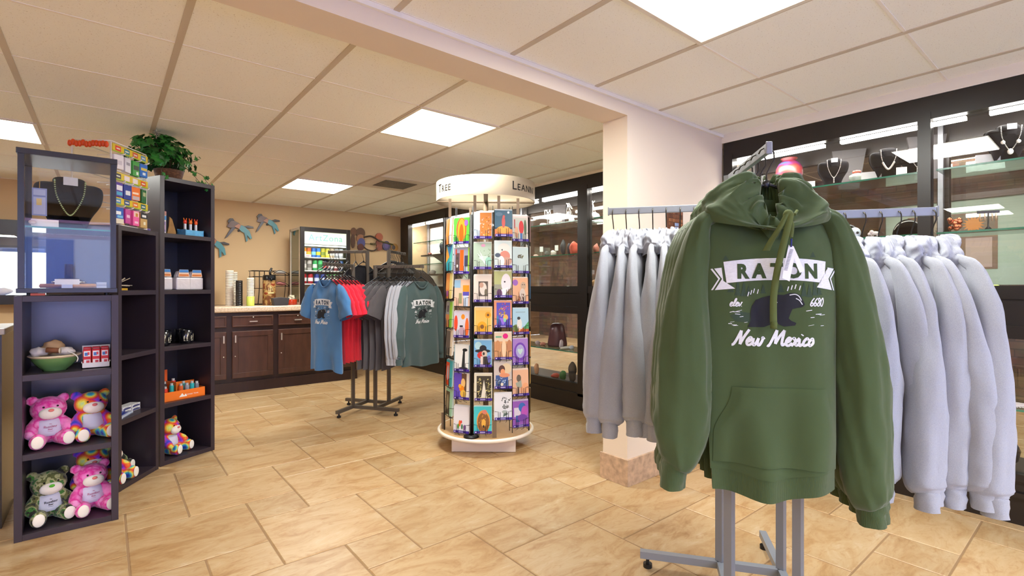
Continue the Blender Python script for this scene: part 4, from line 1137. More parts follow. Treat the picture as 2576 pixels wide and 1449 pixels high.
for i, (c, (x, y)) in enumerate(zip(cols, pos)):
    p = put(thing('pocket_flashlight', '%s small bottle standing in the orange tray, %s' % (['red', 'black', 'teal', 'white', 'orange', 'light grey', 'turquoise', 'slate grey', 'red', 'teal'][i], ['front left', 'left behind the red one', 'front beside the red one', 'back left corner', 'beside the divider', 'front centre', 'front right', 'right end', 'back centre', 'back right'][i]), 'bottle', group='bottles in the orange tray'), 2, .185 + x, .10 + y, 1)
    h = [.085, .11, .10, .12, .085, .085, .092, .085, .12, .09][i]
    b = B(); b.cyl(0, 0, .0045, h, .014, 16); b.build('bottle_body', mat('btl_%d_%d_%d' % c, c, .35), p)
    b = B(); b.cyl(0, 0, h, h + .014, .009, 12); b.build('cap', mat('cap_grey', (190, 190, 190), .4), p)
    p.name = 'small_bottle'
t = put(thing('price_flag', 'orange and red card sign rising behind the orange tray', 'sign'), 2, .11, .20, 1, 0)
b = B(); b.col = (226, 96, 40); b.box(-.06, .06, 0, .003, 0.0, .19); b.col = (196, 50, 44); b.box(-.055, .0, -.002, 0, .12, .15); b.col = (230, 230, 226); b.box(.0, .035, -.002, 0, .10, .15); b.col = (30, 150, 150); b.box(-.02, .03, -.003, -.002, .13, .165); b.build('card', P_mat, t)
t.name = 'card_sign'
# top shelf
p = put(pack('candle_box', 'tall box with blue and lilac print at the left of the top compartment', 'box', .045, .04, .15, (216, 206, 206), [(-.5, .5, .62, .80, (50, 130, 190)), (-.5, .5, .82, 1, (180, 120, 110)), (-.4, .4, .1, .55, (140, 120, 180)), (-.2, .3, .2, .4, (214, 180, 190))]), 2, .06, .09, 4)
t = put(thing('craft_leaf', 'folded tan leather piece standing by the tall box in the top compartment', 'craft'), 2, .15, .12, 4, 10)
b = B(); b.prism([(-.04, 0), (.035, 0), (.028, .03), (.0, .11), (-.02, .125), (-.024, .06)], -.004, .004); b.build('leather', mat('leather_gold', (166, 122, 66), .6, var=.2, vscale=20), t, bevel=.002)
t = put(thing('pen_tray', 'light blue printed tray holding animal pens in the top compartment', 'tray'), 2, .265, .10, 4)
b = B(); b.box(-.065, .065, -.045, .045, 0, .003); b.box(-.065, .065, -.045, -.042, 0, .042); b.box(-.065, .065, .042, .045, 0, .05); b.box(-.065, -.062, -.045, .045, 0, .046); b.box(.062, .065, -.045, .045, 0, .046)
b.build('tray', mat('tray_blue', (96, 176, 220), .5, var=.2, vscale=30), t)
pc = [(226, 60, 40), (96, 190, 60), (240, 120, 40), (60, 170, 80), (236, 90, 30), (30, 34, 60)]
for i in range(6):
    p = put(thing('novelty_pen', '%s topped novelty pen in the light blue tray, %s from the left' % (['red', 'green', 'orange', 'green', 'orange', 'navy'][i], ORD[i]), 'pen', group='novelty pens'), 2, .265 - .048 + .019 * i, .085 + (i % 2) * .03, 4)
    b = B(); b.cyl(0, 0, .004, .085, .0085, 12); b.build('barrel', mat('pen_white', (226, 226, 232), .4), p)
    b = B(); b.ell((0, 0, .098), (.012, .010, .016), 12, 8); b.build('topper', mat('pen_%d' % i, pc[i], .4), p)
    b = B(); b.tube([(-.007, 0, .108), (-.010, 0, .125)], .003, 6); b.tube([(.007, 0, .108), (.010, 0, .125)], .003, 6); b.build('horns', mat('pen_%d' % ((i + 2) % 6), pc[(i + 2) % 6], .4), p)

# ivy in a basket on the tallest unit
H3 = TH + 5 * .3702
t = thing('potted_ivy', 'green ivy plant in a brown wicker basket on the tallest shelf unit', 'plant', UF[2][0](.155, .16, H3), R(27.5))
b = B(); b.lathe([(.0, .002), (.065, .002), (.078, .03), (.088, .075), (.084, .075), (.07, .03), (.0, .01)], n=36)
b.build('basket', ramp_mat('wicker', [(0, (50, 30, 20)), (.5, (104, 66, 40)), (.7, (140, 96, 60))], 60, interp='LINEAR', bump=.8, bscale=80, stretch=(1, 1, 3)), t)
b = B(); rng = random.Random(12); stems = B()
leaf = [(0, -.5), (.30, -.62), (.36, -.25), (.62, -.10), (.34, .12), (.22, .30), (0, .75), (-.22, .30), (-.34, .12), (-.62, -.10), (-.36, -.25), (-.30, -.62)]
def add_leaf(c, nrm, s, roll):
    n_ = Vector(nrm).normalized(); u = n_.cross(Vector((0, 0, 1)));
    if u.length < .01: u = Vector((1, 0, 0))
    u.normalize(); v = n_.cross(u); M = Matrix.Rotation(roll, 3, n_); u = M @ u; v = M @ v
    vs = [Vector(c) + n_ * s * .10] + [Vector(c) + u * x * s + v * y * s - n_ * s * .22 * (x * x + y * y * .5) for x, y in leaf]
    g = rng.uniform(.7, 1.25); b.col = (int(40 * g), int(116 * g), int(38 * g))
    k = len(leaf); b.add(vs, [(0, i + 1, (i + 1) % k + 1) for i in range(k)], False)
for i in range(360):
    a = rng.uniform(0, 2 * pi); ph = rng.uniform(-.25, 1.4); r_ = rng.uniform(.5, 1.0)
    c = Vector((cos(a) * cos(ph) * .22 * r_ - .055, sin(a) * cos(ph) * .17 * r_, .12 + sin(ph) * .20 * r_))
    nn = Vector((cos(a) * cos(ph), sin(a) * cos(ph), sin(ph) + .2)) + Vector([rng.uniform(-.5, .5) for _ in range(3)])
    if c.z < .09 and (abs(c.x) < .09): continue
    add_leaf(c, nn, rng.uniform(.032, .052), rng.uniform(0, 6.28))
for vine in ([(.02, -.02, .1), (.10, -.05, .10), (.15, -.06, .05), (.17, -.09, .0), (.175, -.12, -.03)], [(0, 0, .12), (-.14, -.03, .15), (-.22, -.05, .17), (-.25, -.06, .21)], [(.0, -.02, .12), (.13, -.04, .16), (.18, -.05, .19)], [(-.05, -.05, .1), (-.12, -.12, .05), (-.13, -.15, -.01)], [(.05, 0, .12), (.2, -.03, .09), (.235, -.05, .04), (.25, -.08, .0)]):
    pp = smooth_pts(vine, 6); stems.tube(pp, .0018, 5)
    for q in pp[8::2]: add_leaf(Vector(q) + Vector([rng.uniform(-.015, .015) for _ in range(3)]), (rng.uniform(-1, 1), -1, rng.uniform(-.3, 1)), rng.uniform(.022, .034), rng.uniform(0, 6.28))
for i in range(30):
    a = rng.uniform(0, 2 * pi); stems.tube([(0, 0, .03), (cos(a) * .07, sin(a) * .06, .13), (cos(a) * .14 - .03, sin(a) * .12, .16 + rng.uniform(-.03, .08))], .0018, 5)
b.build('foliage', mat('ivy_leaf', (34, 96, 34), .45) if False else paint_mat('ivy_leaf', .42), t); stems.build('stems', mat('ivy_stem', (70, 60, 34), .7), t)
t = thing('foil_ornament', 'small silver foil ornament hanging from the ceiling above the ivy', 'ornament', UF[2][0](.04, .10, CF))
b = B(); b.tube([(0, 0, 0), (0, 0, -.03)], .001, 4); rng = random.Random(2)
for i in range(12): a = rng.uniform(0, 6.28); b.bar((0, 0, -.035), (cos(a) * .025, sin(a) * .025, -.035 - rng.uniform(-.02, .045)), .007, .001)
b.build('foil', mat('silver_foil', (190, 196, 205), .2, metal=.9), t)

# candy rack on the middle unit
H2 = TH + 4 * .3702
f2, a2 = UF[1]
t = thing('candy_rack', 'white wire candy rack with yellow label strips on the middle shelf unit', 'rack', f2(-.03, .0, H2), R(a2))
M_wire = mat('white_wire', (236, 232, 226), .4)
b = B(); W, D = .31, .22; 
for x in (0.0, W):
    for y in (.02, D): b.bar((x, y, 0), (x, y, .47 if y > .1 else .46), .006)
for z in (.004, .16, .31, .465):
    b.tube([(0, .02, z), (W, .02, z), (W, D, z), (0, D, z), (0, .02, z)], .003, 6)
b.build('wire_frame', M_wire, t)
lc = [(226, 60, 50), (60, 140, 150), (214, 90, 60), (90, 150, 190), (60, 60, 70), (236, 220, 226), (240, 226, 226), (222, 90, 40), (90, 150, 190), (50, 80, 130), (230, 120, 40), (60, 110, 110)]
for k, z in enumerate((.43, .275, .135)):
    b = B(); b.col = (222, 196, 30); b.box(0, W, .010, .014, z - .020, z + .022); b.col = (150, 190, 40); b.box(0, W, .0098, .0101, z - .020, z - .014)
    for i in range(4):
        c = lc[k * 4 + i]; x = .02 + i * .074; b.col = c; b.box(x, x + .046, .0090, .0098, z - .012, z + .016); b.col = (240, 236, 220); b.box(x + .008, x + .038, .0085, .009, z - .002, z + .005)
    b.build('label_strip', P_mat, t)
    for i in range(4):
        x = .045 + i * .072
        B().tube(smooth_pts([(x, .12, z - .035), (x, .0, z - .035), (x + .004, -.02, z - .030), (x + .012, -.02, z - .022), (x + .012, -.008, z - .026)], 3), .0025, 6).build('hook', M_wire, t)
pk = [('white box packet', (226, 218, 222), [(-.3, .3, .3, .6, (200, 190, 200))]), ('pale grey packet', (206, 202, 212), [(-.3, .3, .5, .7, (120, 110, 130))]), ('green gum packet', (60, 160, 60), [(-.4, .4, .4, .7, (30, 50, 30)), (.0, .3, .1, .3, (230, 240, 230))]), ('blue gum packet', (40, 110, 200), [(-.4, .4, .5, .7, (220, 200, 90)), (-.2, .2, .15, .35, (230, 240, 250))]),
      ('purple and white packet', (90, 60, 160), [(-.4, .4, .45, .8, (236, 232, 240)), (-.4, .4, .1, .35, (80, 170, 210))]), ('navy packet', (40, 60, 150), [(-.3, .3, .3, .6, (230, 230, 236))]), ('orange candy packet', (242, 120, 30), [(-.4, .3, .45, .6, (250, 220, 190)), (-.4, .4, .02, .3, (196, 180, 180))]), ('dark green packet', (40, 110, 60), [(-.3, .3, .5, .8, (190, 200, 150))]),
      ('blue and white packet', (40, 90, 180), [(-.5, .5, .0, .3, (220, 210, 190)), (-.4, .2, .55, .75, (236, 240, 244)), (-.2, .4, .35, .5, (120, 190, 230))]), ('magenta packet', (196, 60, 150), [(-.3, .3, .4, .6, (240, 190, 220))]), ('pink packet with round cookie picture', (238, 90, 160), [(-.4, .4, .6, .95, (250, 210, 200)), (-.15, .25, .62, .85, (200, 130, 40)), (-.3, .3, .15, .3, (250, 200, 220))]), ('tan and black packet', (196, 160, 96), [(-.5, .5, .6, 1, (40, 40, 44)), (-.3, .3, .7, .85, (236, 236, 236)), (-.1, .2, .2, .4, (236, 230, 200))])]
for k in range(3):
    for i in range(4):
        n_, c, sh = pk[k * 4 + i]
        h = (.088, .085, .092)[k] * (.9 + .1 * ((i * 7 + k) % 3) / 2)
        p = pack('candy_packet', '%s hanging in the %s row of the candy rack' % (n_, ['top', 'middle', 'bottom'][k]), 'candy', .058, .022, h, c, sh, group='packets on the candy rack')
        z = (.43, .275, .135)[k] - .035 - h
        if k == 2: z = max(z, .001)
        p.location = f2(-.03 + .040 + i * .073, .012, H2 + z); p.rotation_euler = (0, 0, R(a2 - 4 + ((k * 5 + i * 7) % 9 - 4) * 3))
b = B(); rng = random.Random(3)
p = thing('candy_string', 'row of orange candy packets on the top of the candy rack', 'candy', f2(-.03, .22, H2), R(a2))
for i in range(12): b.ell((-.020, -.19 + i * .017 + .0, .44 + rng.uniform(-.004, .006)), (.010, .012, .018), 8, 6)
b.build('packets', mat('orange_red', (236, 84, 30), .35), p)
p = pack('gum_pack', 'small white and purple gum pack lying on top of the middle unit', 'candy', .07, .03, .016, (150, 120, 170), [(-.4, .0, .1, .9, (240, 236, 240)), (.1, .4, .2, .8, (80, 70, 160))]); p.location = f2(.315, .05, H2 + .0005); p.rotation_euler = (0, 0, R(a2))

# glass display cabinet on the low unit
H1 = ztop(0, 3) ; Z1 = TH + 3 * .3702 - .02
cx0, cx1, cy0, cy1 = -.303, .035, 3.185, 3.50
t = thing('glass_cabinet', 'small black framed glass display cabinet on the low shelf unit', 'display cabinet', (cx0, cy0, Z1 + .012))
W, D, H = cx1 - cx0, cy1 - cy0, .665
M_blk2 = mat('cabinet_black', (44, 44, 50), .3, spec=.6)
b = B(); b.box(-.012, W + .012, -.012, D + .012, 0, .022); b.build('base', M_blk2, t, bevel=.002)
b = B(); b.box(-.012, W + .012, -.012, D + .012, H - .026, H); b.build('top', M_blk2, t, bevel=.002)
for x in (0.004, W - .004):
    for y in (.004, D - .004): B().box(x - .011, x + .011, y - .011, y + .011, .022, H - .026).build('post', M_blk2, t)
MG2 = glass_mat('cabinet_glass', base=.03)
for a in ((.015, W - .015, -.002, .002), (.015, W - .015, D - .002, D + .002)): B().box(*a, .022, H - .026).build('glass_pane', MG2, t)
for a in ((-.002, .002, .015, D - .015), (W - .002, W + .002, .015, D - .015)): B().box(*a, .022, H - .026).build('glass_pane', M_glass, t)
o = B().box(.012, W - .012, .012, D - .012, .305, .311).build('glass_shelf', M_gshelf, t); B().box(.012, W - .012, .010, .012, .304, .312).build('shelf_edge', M_gedge, o)
b = B(); b.box(.02, .03, .02, .03, -.012, 0); 
for x in (.03, W - .03):
    for y in (.03, D - .03): b.cyl(x, y, -.012, 0, .010, 10)
b.build('foot', M_rubber, t)
zc = Z1 + .012
M_velvet = mat('black_velvet', (10, 9, 12), .95, sheen=.03, spec=.1)
def bust(name, lab, loc, rz, s=1.0, m=None, neck='beads', beadc=(170, 190, 140), tagc=True, group=None):
    """flat-backed velvet necklace bust"""
    t = thing(name, lab, 'necklace bust', loc, rz, group)
    out = smooth_pts([(-.045, 0), (-.06, .045), (-.085, .09), (-.092, .125), (-.088, .150), (-.070, .160), (-.045, .162), (-.043, .172), (-.030, .180), (0, .182), (.030, .180), (.043, .172), (.045, .162), (.070, .160), (.088, .150), (.092, .125), (.085, .09), (.06, .045), (.045, 0)], 3)
    b = B(); rows = []
    n = len(out)
    for q, (dy, k) in enumerate(((.0, .96), (-.012, 1.0), (-.028, .93), (-.036, .75), (-.040, .4))):
        rows.append([(x * k * s, (dy + .03 - z * .12) * s, ((z - .09) * k + .09) * s if q else z * s) for x, z in out])
    b.grid(rows, closed=False, smooth=True); b.add([(x * s, (.03 - z * .12 + .004) * s, z * s) for x, z in out], [tuple(range(n))], False)
    b.add(rows[-1], [tuple(range(n))], True); b.box(-.045 * s, .045 * s, -.008 * s, .035 * s, 0, .004 * s)
    b.build('bust', m or M_velvet, t)
    b = B()
    P = smooth_pts([(-.040, .165), (-.036, .12), (-.020, .075), (0, .048), (.020, .075), (.036, .12), (.040, .165)], 7)
    for x, z in P: b.ell((x * s, (-.016 - z * .10) * s, z * s), (.0026 * s,) * 3, 6, 4)
    if neck == 'chain':
        for x, z in P[12:-12]: b.ell((x * s * 1.1, (-.018 - z * .10) * s, z * s), (.006 * s, .004 * s, .006 * s), 8, 6)
    if neck == 'pendant':
        b.ell((0, -.022 * s, .040 * s), (.013 * s, .004 * s, .015 * s), 10, 8); b.ell((-.03 * s, -.026 * s, .088 * s), (.010 * s, .004 * s, .010 * s), 8, 6); b.ell((.03 * s, -.026 * s, .088 * s), (.010 * s, .004 * s, .010 * s), 8, 6)
    if neck == 'drop':
        for z in (.045, .032, .018): b.ell((0, -.02 * s, z * s), (.004 * s, .003 * s, .007 * s), 8, 6)
    b.build('necklace', mat('beads_%d_%d' % (beadc[0], beadc[2]), beadc, .25, metal=.2), t)
    if tagc:
        b = B(); b.box(-.018 * s, .020 * s, -.036 * s, -.0345 * s, .150 * s, .178 * s); b.build('price_tag', mat('tag_grey', (205, 206, 206), .5), t)
    return t
bust('necklace_bust', 'black velvet bust with pale green bead necklace in the small glass cabinet', (cx0 + .165, cy0 + .12, zc + .312), R(6), 1.42)
p = pack('hang_tag', 'tall blue and white tag card beside the velvet bust in the small cabinet', 'tag', .052, .003, .13, (140, 152, 200), [(-.4, .4, .05, .95, (176, 186, 216)), (-.2, .15, .38, .62, (222, 196, 120)), (-.4, .4, .68, .74, (120, 136, 190))]); p.location = (cx0 + .062, cy0 + .05, zc + .365)
B().tube([(0, 0, .128), (0, .01, .165)], .0015, 5).build('cord', mat('gold_cord', (190, 150, 50), .5), p)
p = thing('name_card', 'white name card with a small flower on the glass shelf of the small cabinet', 'card', (cx0 + .085, cy0 + .03, zc + .3125)); B().box(-.05, .045, -.001, .002, 0, .034).build('card', mat('card_white', (236, 234, 230), .6), p); B().ell((-.045, -.008, .018), (.014, .008, .011), 10, 6).build('flower', mat('shell_white', (226, 210, 206), .5), p)
p = thing('name_card', 'white name card on the wooden stand at the bottom of the small cabinet', 'card', (cx0 + .16, cy0 + .045, zc + .040)); B().box(-.045, .045, -.001, .002, 0, .026).build('card', mat('card_white', (236, 234, 230), .6), p)
b = B(); b.box(-.02, .02, -.01, .01, -.0175, 0); b.build('card_foot', mat('clear_acryl', (200, 205, 215), .2), p)
t = thing('jewelry_tray', 'oval wooden jewellery plinth with a bangle in the small cabinet', 'plinth', (cx0 + .16, cy0 + .17, zc + .0225))
b = B(); b.lathe([(0, .001), (.105, .001), (.11, .01), (.105, .022), (0, .022)], n=36, sy=.6); b.build('wood_disc', mat('plinth_wood', (186, 132, 76), .4, var=.2, vscale=20), t)
b = B(); b.lathe([(0, .05), (.036, .048), (.056, .034), (.058, .022)], n=30, sy=.7); b.tube([(0, 0, .05), (0, 0, .12)], .016, 14); b.build('velvet_dome', mat('brown_velvet', (70, 52, 44), .9), t)
b = B(); b.tube([(.062 * cos(a), .045 * sin(a), .030) for a in [2 * pi * k / 24 for k in range(25)]], .0035, 6, caps=False); b.build('bangle', mat('silver', (205, 206, 200), .2, metal=.8), t)
p = pack('leather_box', 'orange leather box on the top of the low unit under the small cabinet', 'box', .05, .02, .011, (216, 96, 60), []); p.location = (cx0 + .06, cy0 + .01, Z1 + .0005)
p = pack('info_card', 'small printed white info cards leaning at the right in the small cabinet', 'card', .04, .003, .03, (206, 214, 228), [(-.5, .5, .45, .52, (90, 100, 130))]); p.location = (cx1 - .05, cy0 + .10, zc + .0225)

# reception counter behind the low unit, at the left edge of the view
M_walnut = mat('reception_wood', (44, 30, 22), .3, var=.2, vscale=5, spec=.6)
t = thing('reception_counter', 'dark glossy reception counter at the left edge behind the low shelf unit', 'counter', (-1.6, 3.40, 0))
B().box(0, 1.215, 0, .45, 0, .93).build('counter_body', M_walnut, t)
B().box(-.02, 1.228, -.02, .47, .93, .96).build('counter_top', mat('counter_laminate', (190, 184, 176), .35), t, bevel=.004)
p = pack('paper_stack', 'stack of pale brochures on the reception counter', 'brochures', .22, .16, .05, (214, 196, 176), [(-.5, .5, .4, .6, (180, 150, 110))]); p.location = (-.62, 3.55, .9605)
lump('wrapped_bundle', 'white crumpled wrapped bundle on top of the brochures on the reception counter', 'bundle', (228, 222, 216), (-.60, 3.55, .9605 + .05 + .020), (.085, .06, .022), 7, wr=.25)
p = pack('box', 'amber coloured box beside the brochures on the reception counter', 'box', .12, .12, .045, (200, 150, 60), []); p.location = (-.80, 3.56, .9605)
# framed display window on the back wall at the left
t = thing('wall_showcase', 'dark framed showcase with painted window glow on the back wall at the left edge', 'showcase', (-1.75, YB, 0))
Wd = 1.66
b = B()
for a in ((0, Wd, 1.66, 1.80), (0, Wd, .99, 1.08), (0, .09, 1.08, 1.66), (Wd - .09, Wd, 1.08, 1.66), (.84, .92, 1.08, 1.66)): b.box(a[0], a[1], -.14, 0, a[2], a[3])
b.build('frame', mat('showcase_frame', (40, 34, 30), .35), t)
B().box(.09, Wd - .09, -.012, -.008, 1.08, 1.50).build('window_glow_panel', mat('window_glow_panel', (226, 240, 246), .4, emit=1.6), t)  # emission stands in for a bright window mirrored in the showcase
B().box(.09, Wd - .09, -.03, -.008, 1.50, 1.66).build('header_panel', mat('header_panel', (84, 84, 88), .3), t)
B().box(.09, Wd - .09, -.13, -.01, 1.70, 1.712).build('light_strip', M_led, t)
B().box(.09, Wd - .09, -.132, -.128, 1.08, 1.66).build('glass_pane', M_glass, t)
lump('pottery_vase', 'red painted pot in the wall showcase at the left edge', 'pot', (196, 70, 66), (-.99, YB - .075, 1.135), (.07, .05, .054), 3, wr=.1)
lump('crystal_rock', 'pale rock specimen in the wall showcase at the left edge', 'rock', (206, 190, 178), (-.80, YB - .07, 1.115), (.10, .045, .035), 8, wr=.4)
# ------------------------------------------------------------ back counter
M_cab = mat('cabinet_wood', (74, 46, 36), .32, var=.25, vscale=6, stretch=(3, 3, .6), coat=.2)
M_cab2 = mat('cabinet_wood_dark', (48, 30, 28), .35, var=.2, vscale=6, stretch=(3, 3, .6))
M_nickel = mat('satin_nickel', (214, 206, 196), .3, metal=.7)
CX0, CX1, CY = .66, 2.62, 6.13
n_un = [(.66, 1.042, True), (1.042, 1.512, False), (1.512, 1.99, False), (1.99, 2.47, True)]
labs = ['leftmost dark wood base cabinet beside the shelf unit', 'dark wood base cabinet below the cups and wire rack', 'dark wood base cabinet below the drinks cooler, beside the blue t-shirt', 'dark wood base cabinet behind the far clothes rack']
for (x0, x1, flip), lab in zip(n_un, labs):
    t = thing('base_cabinet', lab, 'cabinet', (x0, CY, 0)); w = x1 - x0
    b = B(); b.box(0, w, .02, .70, .10, .876); b.box(0, w, .05, .70, 0, .10); b.box(0, w, -.006, .05, 0, .115)
    b.build('body', M_cab2, t)
    def panel_(x0_, x1_, z0, z1, nm, raised=.055):
        b = B(); b.box(x0_, x1_, -.002, .020, z0, z1); p = b.build(nm, M_cab, t, bevel=.004)
        b = B(); r = raised
        for a in ((x0_ + .004, x1_ - .004, z0 + .004, z0 + r), (x0_ + .004, x1_ - .004, z1 - r, z1 - .004), (x0_ + .004, x0_ + r, z0 + r, z1 - r), (x1_ - r, x1_ - .004, z0 + r, z1 - r)): b.box(a[0], a[1], -.009, -.002, a[2], a[3])
        b.build('frame_moulding', M_cab, p, bevel=.003)
        return p
    dr = panel_(.026, w - .026, .716, .842, 'drawer', .018)
    b = B(); b.bar((w / 2 - .04, -.022, .775), (w / 2 + .04, -.022, .775), .010, .012); b.bar((w / 2 - .035, -.022, .775), (w / 2 - .035, -.008, .775), .008); b.bar((w / 2 + .035, -.022, .775), (w / 2 + .035, -.008, .775), .008)
    b.build('pull', M_nickel, dr); B().tube([(w / 2, -.014, .822), (w / 2, -.008, .822)], .007, 10).build('lock', M_nickel, dr)
    do = panel_(.026, w - .026, .155, .672, 'door', .06)
    hx = (.026 + .030) if not flip else (w - .026 - .030)
    b = B(); b.bar((hx, -.026, .55), (hx, -.026, .63), .010, .012); b.bar((hx, -.026, .56), (hx, -.008, .56), .008); b.bar((hx, -.026, .62), (hx, -.008, .62), .008)
    b.build('handle', M_nickel, do); B().tube([(hx, -.016, .40), (hx, -.008, .40)], .006, 10).build('lock', M_nickel, do)
M_gran = ramp_mat('speckled_laminate', [(0, (170, 140, 116)), (.45, (206, 182, 156)), (.6, (224, 204, 180)), (.75, (186, 150, 122))], 60, rough=.3, interp='LINEAR', bump=0, sheen=0)
tag(B().box(.63, 2.64, CY - .03, YB - .002, .878, .945).build('countertop', M_gran, bevel=.018, seg=4), 'speckled beige countertop with rounded edge along the back wall', 'countertop')
t = thing('wooden_box', 'dark wooden box with a knob at the left end of the back countertop', 'box', (.70, 6.30, .9455))
B().box(0, .19, 0, .3, 0, .11).build('box_body', M_cab2, t, bevel=.003); B().ell((.10, -.01, .065), (.010, .010, .010), 10, 8).build('knob', M_nickel, t)
t.location = (.74, 6.36, .9455)

def cup_stack(lab, x, y, r0, r1, h, n, c, lidc=None, r=.38):
    t = thing('cup_stack', lab, 'cups', (x, y, .9455))
    b = B(); prof = []
    for i in range(n):
        z = h * i / n; prof += [(r1 * 1.02, z), (r1 * 1.02, z + .004), (r1 * .97, z + .005), (r1 * .97, z + h / n)]
    prof += [(r0 * .9, h), (0, h)]
    b.lathe([(0, 0)] + prof, n=24); b.build('cups', mat('cup_%d_%d' % (c[0], c[2]), c, r), t); return t
cup_stack('tallest stack of white foam cups on the back counter', 1.095, 6.42, .036, .042, .40, 22, (232, 222, 206))
cup_stack('slim white foam cup stack behind the tallest one on the back counter', 1.155, 6.52, .036, .038, .385, 20, (226, 218, 200))
cup_stack('stack of black cups on the back counter', 1.165, 6.28, .034, .036, .285, 14, (34, 34, 36), r=.25)
t = cup_stack('white cup stack in a lime green holder on the back counter', 1.268, 6.22, .034, .037, .315, 18, (228, 222, 204))
B().lathe([(.0395, .0), (.041, .105), (.0395, .105)], n=24).build('lime_sleeve', mat('lime', (196, 206, 90), .5), t)
M_wirei = mat('wrought_iron', (40, 30, 26), .45, metal=.4)
def shelf_rack():
    t = thing('wire_stand', 'black wire snack stand on the back counter behind the coffee airpot', 'stand', (1.34, 6.46, .950))
    b = B()
    for y in (0, .22):
        for x in (0, .055, .11, .165, .22): b.tube([(x, y, 0), (x + .015, y, .2), (x + .015, y, .40)], .003, 5)
        for z in (.0, .19, .33, .40): b.tube([(0, y, z), (.24, y, z)], .0035, 5)
    for z in (.0, .19, .40):
        for x in (.0, .24): b.tube([(x, 0, z), (x, .22, z)], .0035, 5)
    for k in range(4): b.tube([(0, .05 * k + .03, .19), (.235, .05 * k + .03, .19)], .002, 5)
    b.build('wire_frame', M_wirei, t); return t
shelf_rack()
t = thing('wire_basket_stand', 'two tier black wire basket stand with scrolled ends beside the cooler', 'stand', (1.72, 6.60, .9455))
b = B()
for z in (.22, .36):
    for y in (0, .16):
        b.tube(smooth_pts([(-.12, y, z + .015), (-.08, y, z + .045), (-.04, y, z + .055), (0.03, y, z + .03), (.08, y, z), (.10, y, z + .01), (.105, y, z + .04)], 5), .004, 6)
    for x in (-.08, -.02, .04): b.tube([(x, 0, z + .0), (x, .16, z + .0)], .003, 5)
    b.tube([(-.12, 0, z), (.09, 0, z), (.09, .16, z), (-.12, .16, z), (-.12, 0, z)], .0035, 5)
for x in (-.10, .06):
    for y in (0, .16): b.tube([(x - .02, y, 0), (x, y, .2), (x, y, .37)], .004, 6)
b.build('wire_frame', M_wirei, t)
for i, (z, c, lab) in enumerate(((.366, (206, 206, 200), 'pale snack packets in the upper wire basket beside the cooler'), (.226, (196, 120, 118), 'pinkish snack packets in the lower wire basket beside the cooler'))):
    lump('snack_packet', lab, 'snack', c, (1.70, 6.68, .9455 + z + .028), (.065, .055, .024), 20 + i, wr=.3)
t = thing('coffee_airpot', 'brown printed coffee airpot with black pump lid on the back counter', 'airpot', (1.49, 6.335, .9455))
b = B(); b.lathe([(0, 0), (.068, .0), (.072, .01), (.070, .28), (.066, .30), (.03, .30)], n=32)
b.build('pot_body', ramp_mat('coffee_print', [(0, (60, 34, 18)), (.45, (120, 70, 36)), (.55, (196, 160, 96)), (.62, (150, 60, 30)), (.8, (60, 40, 26))], 14, rough=.35, interp='LINEAR', bump=0, sheen=0), t)
b = B(); b.lathe([(.070, .292), (.072, .335), (.060, .352), (.0, .354)], n=28); b.box(-.03, .03, -.11, -.05, .312, .340); b.tube([(0, -.10, .32), (0, -.105, .28)], .010, 10)
b.build('pump_lid', mat('black_plastic', (18, 18, 20), .3), t)
B().tube(smooth_pts([(.01, -.02, .352), (.0, -.03, .38), (.012, -.02, .41), (.024, -.01, .43)], 4), .012, 8).build('lever', mat('black_plastic', (18, 18, 20), .3), t)
b = B(); b.col = (214, 200, 140); 
for a in range(-24, 25, 6):
    b.quad(*[(.0732 * sin(R(q)), -.0732 * cos(R(q)), z) for q, z in ((a, .135), (a + 5.9, .135), (a + 5.9, .152), (a, .152))])
for a, z0, z1 in ((-18, .16, .20), (-4, .16, .225), (10, .17, .2), (2, .2, .215)): b.quad(*[(.0732 * sin(R(q)), -.0732 * cos(R(q)), z) for q, z in ((a, z0), (a + 7, z0), (a + 4, z1), (a, z1))])
b.build('cream_label', P_mat, t)
t = thing('square_bin', 'dark charcoal open bin at the front edge of the back counter', 'bin', (1.565, 6.108, .9455))
b = B(); b.prism([(-.075, 0), (.075, 0), (.092, .085), (.0, .094), (-.092, .085)], -.0, .10); b.build('bin_body', mat('charcoal_plastic', (58, 54, 56), .5), t, bevel=.004)
t = thing('condiment_bowl', 'red orange bowl of small white creamers near the cooler', 'bowl', (1.715, 6.27, .9455))
b = B(); b.lathe([(0, 0), (.06, 0), (.068, .01), (.068, .06), (.062, .066), (.058, .05), (0, .045)], n=28); b.build('bowl_body', mat('red_amber', (186, 52, 22), .15, coat=.5), t)
b = B(); rng = random.Random(2)
for i in range(10): b.cyl(rng.uniform(-.035, .035), rng.uniform(-.035, .035), .05 + rng.uniform(0, .035), .072 + rng.uniform(.01, .045), .015, 10)
b.build('creamers', mat('creamer', (238, 228, 200), .5), t)
B().tube(smooth_pts([(-.06, -.03, .07), (-.03, -.05, .10), (.02, -.055, .075), (.05, -.03, .11)], 4), .003, 6).build('stirrer', M_wirei, t)

